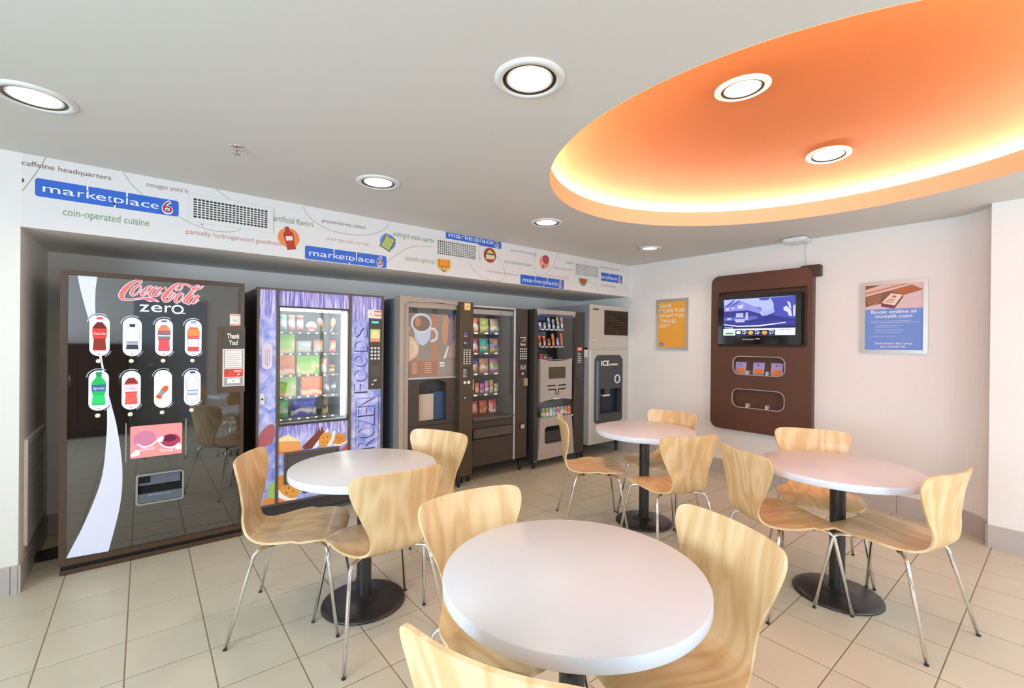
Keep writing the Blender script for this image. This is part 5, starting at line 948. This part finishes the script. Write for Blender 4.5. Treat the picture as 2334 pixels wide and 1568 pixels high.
scr([SV([(1000, 745), (1560, 620), (2045, 700), (2045, 760), (1700, 760), (1000, 790)])], '34388A', .0020); scr([SV([(1100, 430), (1250, 410), (1310, 520), (1200, 470)])], '7C80D0', .0020); scr([SV([(1300, 530), (1560, 440), (1590, 540), (1480, 590), (1380, 630), (1310, 620)])], 'A8B0EC', .0016)
scr([SV([(1780, 430), (1850, 380), (1950, 480), (1980, 640), (1900, 620), (1880, 540), (1790, 490)]), SV([(1860, 270), (1930, 300), (1960, 450), (1920, 440)]), SV([(2000, 380), (2050, 350), (2045, 640), (2000, 620)])], 'D4D8FA', .0018)
scr([SV([(320, 840), (700, 880), (1200, 860), (1840, 780), (1840, 800), (1250, 890), (700, 905), (320, 865)])], 'E4E8FE', .0024); scr([SV([(310, 880), (2045, 860), (2045, 930), (310, 950)])], '2A2C70', .0022)
scr([rect(1.665, 1.502, 2.360, 1.573)], 'E6EAFC', .0026, 'weather_bar'); scr([rect(1.845, 1.502, 2.233, 1.556)], '26285A', .0030, 'weather_bar'); scr([rect(2.255, 1.515, 2.335, 1.530)], '34A058', .0030, 'weather_bar'); scr([disc(2.200, 1.532, .026, .016, 16)], 'E8ECFA', .0034, 'weather_icon'); scr([disc(2.078, 1.529, .025, .021, 18)], 'E8B050', .0034, 'weather_icon'); scr([disc(1.943, 1.529, .026, .021, 18)], 'D8A448', .0034, 'weather_icon')
class PRm:
    """lettering on the right-hand wall runs towards -y"""
    def __init__(s, x): s.x = x
    def __call__(s, a, b, d=0): return (s.x - d, -a, b)
pxm = PRm(XT + .002)
for s_, a, b, z, sz in (('WED', -2.165, -2.12, 1.540, .018), ('14°', -2.162, -2.115, 1.514, .026), ('THU', -2.04, -1.995, 1.540, .018), ('18°', -2.032, -1.985, 1.514, .026), ('FRI', -1.90, -1.86, 1.540, .018), ('21°', -1.90, -1.85, 1.514, .026)): text('weather_lettering', s_, a, b, z, sz, pxm, .0036, mat('screen_FFFFFF', hexc('FFFFFF', .15), .25, emit=.85, ecol=(1, 1, 1)), t2, bold=.02)
text('weather_lettering', 'Winnipeg', -2.345, -2.26, 1.578, .022, pxm, .0036, mat('screen_FFFFFF', (1, 1, 1)), t2); text('weather_lettering', 'RIGHT NOW', -1.80, -1.71, 1.552, .014, pxm, .0036, mat('screen_3A3E96', (1, 1, 1)), t2)
obj('control_strip', MB().box(XT - .009, XT - .006, 2.04, 2.16, 1.455, 1.466), mat('strip_grey', (.35, .33, .28), .3), t2); obj('status_light', MB().box(XT - .009, XT - .006, 1.985, 2.03, 1.463, 1.469), mat('strip_white', (.8, .8, .85), .3, emit=.4), t2)
for y, lb in ((2.205, 'lilac and orange leaflet at the left of the upper niche'), (2.025, 'lilac and orange leaflet in the middle of the upper niche'), (1.852, 'lilac and orange leaflet at the right of the upper niche')):
    q = thing('leaflet', lb, 'leaflet', (4.895, y, 1.099), 0, 'leaflets in the television panel'); q.rotation_euler = (0, .14, 0)
    obj('cover', MB().box(-.002, .004, -.055, .055, 0, .125), flat('A8A4DC', .4), q, True); obj('cover_photo', MB().box(-.0035, -.002, -.040, .040, .006, .060), flat('E8813A', .4), q, True); obj('cover_logo', MB().prism(disc(0.005, .098, .010, .010, 14), -.0035, -.002, 'x'), flat('C0407A', .4), q, True)
tag(obj('speaker_bracket', MB().prism(rr(1.475, 2.05, 1.64, 2.16, .012), 4.862, 4.925, 'x'), mat('bracket_brown', (.045, .028, .018), .4)), 'dark brown bracket box behind the top right corner of the television panel', 'bracket')

# ------------------------------------------------------------------ framed posters
m_alu = mat('aluminium_frame', (.52, .50, .46), .32, .6)
def poster(y0, y1, z0, z1, lb, b=.030):
    q = thing('framed_poster', lb, 'poster', (XR, (y0 + y1) / 2, z0)); f = MB().ring(rect(y0, z0, y1, z1), rect(y0 + b, z0 + b, y1 - b, z1 - b), 4.910, XR, 'x'); obj('frame', f, m_alu, q); return q
q = poster(2.817, 3.240, 1.336, 1.948, 'orange poster in a slim metal frame saying save more for what you travel for')
sh = obj('poster_sheet', MB().box(4.918, 4.922, 2.842, 3.214, 1.360, 1.924), mat('poster_orange', hexc('EBA945'), .45), q); pw = PRm(4.918)
for s_, a, b, z in (('SAVE', -3.191, -3.039, 1.847), ('MORE FOR', -3.191, -2.852, 1.787), ('WHAT YOU', -3.191, -2.862, 1.726), ('TRAVEL', -3.191, -2.96, 1.664), ('FOR™', -3.191, -3.055, 1.603)): text('poster_lettering', s_, a, b, z, .058, pw, .0006, flat('F4E8DC'), sh, bold=.015)
decal('poster_logo', [rect(3.145, 1.380, 3.190, 1.420)], PR('x', 4.918), .0006, flat('7A6AB0'), sh); text('poster_numeral', '6', -3.178, -3.157, 1.386, .040, pw, .0012, flat('E8C0D0'), sh)
q = poster(.735, 1.177, 1.343, 1.957, 'framed blue poster about booking online with laptop picture on top')
sh = obj('poster_sheet', MB().box(4.918, 4.922, .76, 1.152, 1.366, 1.934), mat('poster_blue', hexc('6E92DA'), .45), q); pw2 = PR('x', 4.918)
def Q(u, v): return (1.153 - (u - 245) / 1060 * .392, 1.936 - (v - (235 - (u - 245) * .07)) / 435 * .212)
def pic(L, c, d): return decal('laptop_picture', [[(max(.762, min(1.150, a)), max(1.722, min(1.934, b))) for a, b in [Q(*p) for p in P]] for P in L], pw2, d, flat(c), sh)
decal('photo_ground', [rect(.762, 1.722, 1.150, 1.934)], pw2, .0006, flat('E2C6C8'), sh); pic([[(245, 235), (620, 210), (245, 320)]], '8A5A20', .0010); pic([[(245, 330), (900, 180), (1100, 165), (245, 440)]], 'EAB8A4', .0012); pic([[(245, 380), (1050, 185), (1050, 200), (245, 400)]], 'B87858', .0014)
pic([[(250, 450), (1100, 220), (1290, 300), (850, 430), (700, 520), (270, 630)]], '8A5A3A', .0014); pic([[(700, 330), (1100, 225), (1285, 298), (960, 385)]], 'B8693C', .0018)
for k in range(4): pic([[(270 + k * 18, 480 + k * 42), (560 - k * 10, 405 + k * 42), (563 - k * 10, 412 + k * 42), (272 + k * 18, 488 + k * 42)]], 'D8A894', .0020)
pic([[(560, 560), (730, 365), (950, 385), (950, 430), (800, 640), (560, 610)]], '7A4050', .0024); pic([[(565, 545), (735, 372), (945, 392), (800, 585)]], 'F0DCC8', .0028); pic([[(745, 440), (770, 408), (835, 415), (815, 452)]], 'C86878', .0032); pic([[(690, 470), (805, 480), (800, 490), (685, 480)], [(665, 492), (785, 505), (780, 515), (660, 502)], [(645, 514), (770, 530), (765, 540), (640, 524)]], 'B05A40', .0032)
for s_, a, b, z, sz, bo in (('Book online at', -1.107, -.803, 1.684, .040, .02), ('motel6.com', -1.078, -.833, 1.646, .040, .02), ('Save more for what', -1.078, -.831, 1.419, .028, .01), ('you travel for', -1.043, -.869, 1.393, .028, .01)): text('poster_lettering', s_, a, b, z, sz, PRm(4.918), .0006, flat('EDE6F2'), sh, bold=bo)
decal('poster_small_print', [rect(y0, z, y1, z + .0035) for y0, y1, z in ((.845, 1.107, 1.617), (.785, 1.107, 1.603), (.885, 1.075, 1.578), (.92, 1.08, 1.564), (.885, 1.085, 1.540), (.90, 1.08, 1.520), (.94, 1.108, 1.487))], pw2, .0006, flat('C8D0EE'), sh)

# ------------------------------------------------------------------ behind the camera, seen mirrored in the cola machine
m_cw = mat('dark_cherry_wood', (.045, .020, .014), .35, noise=.2, nscale=12)
t = thing('lobby_cabinet', 'dark cherry wood lobby cabinet seen mirrored in the cola machine front', 'cabinet', (-.72, -1.5, 0))
obj('body', MB().box(-1.25, -.16, -1.79, -1.25, .08, 1.30), m_cw, t); obj('plinth', MB().box(-1.22, -.19, -1.78, -1.29, 0, .08), m_blackp, t); obj('top', MB().box(-1.28, -.13, -1.79, -1.22, 1.30, 1.335, .004), m_cw, t)
for x in (-1.22, -.70):
    d_ = obj('door', MB().box(x, x + .51, -1.25, -1.228, .12, 1.26, .003), m_cw, t); obj('handle', MB().tube([(x + .44, -1.228, .75), (x + .44, -1.20, .75), (x + .44, -1.20, .90), (x + .44, -1.228, .90)], .006, 8), m_steel, d_)
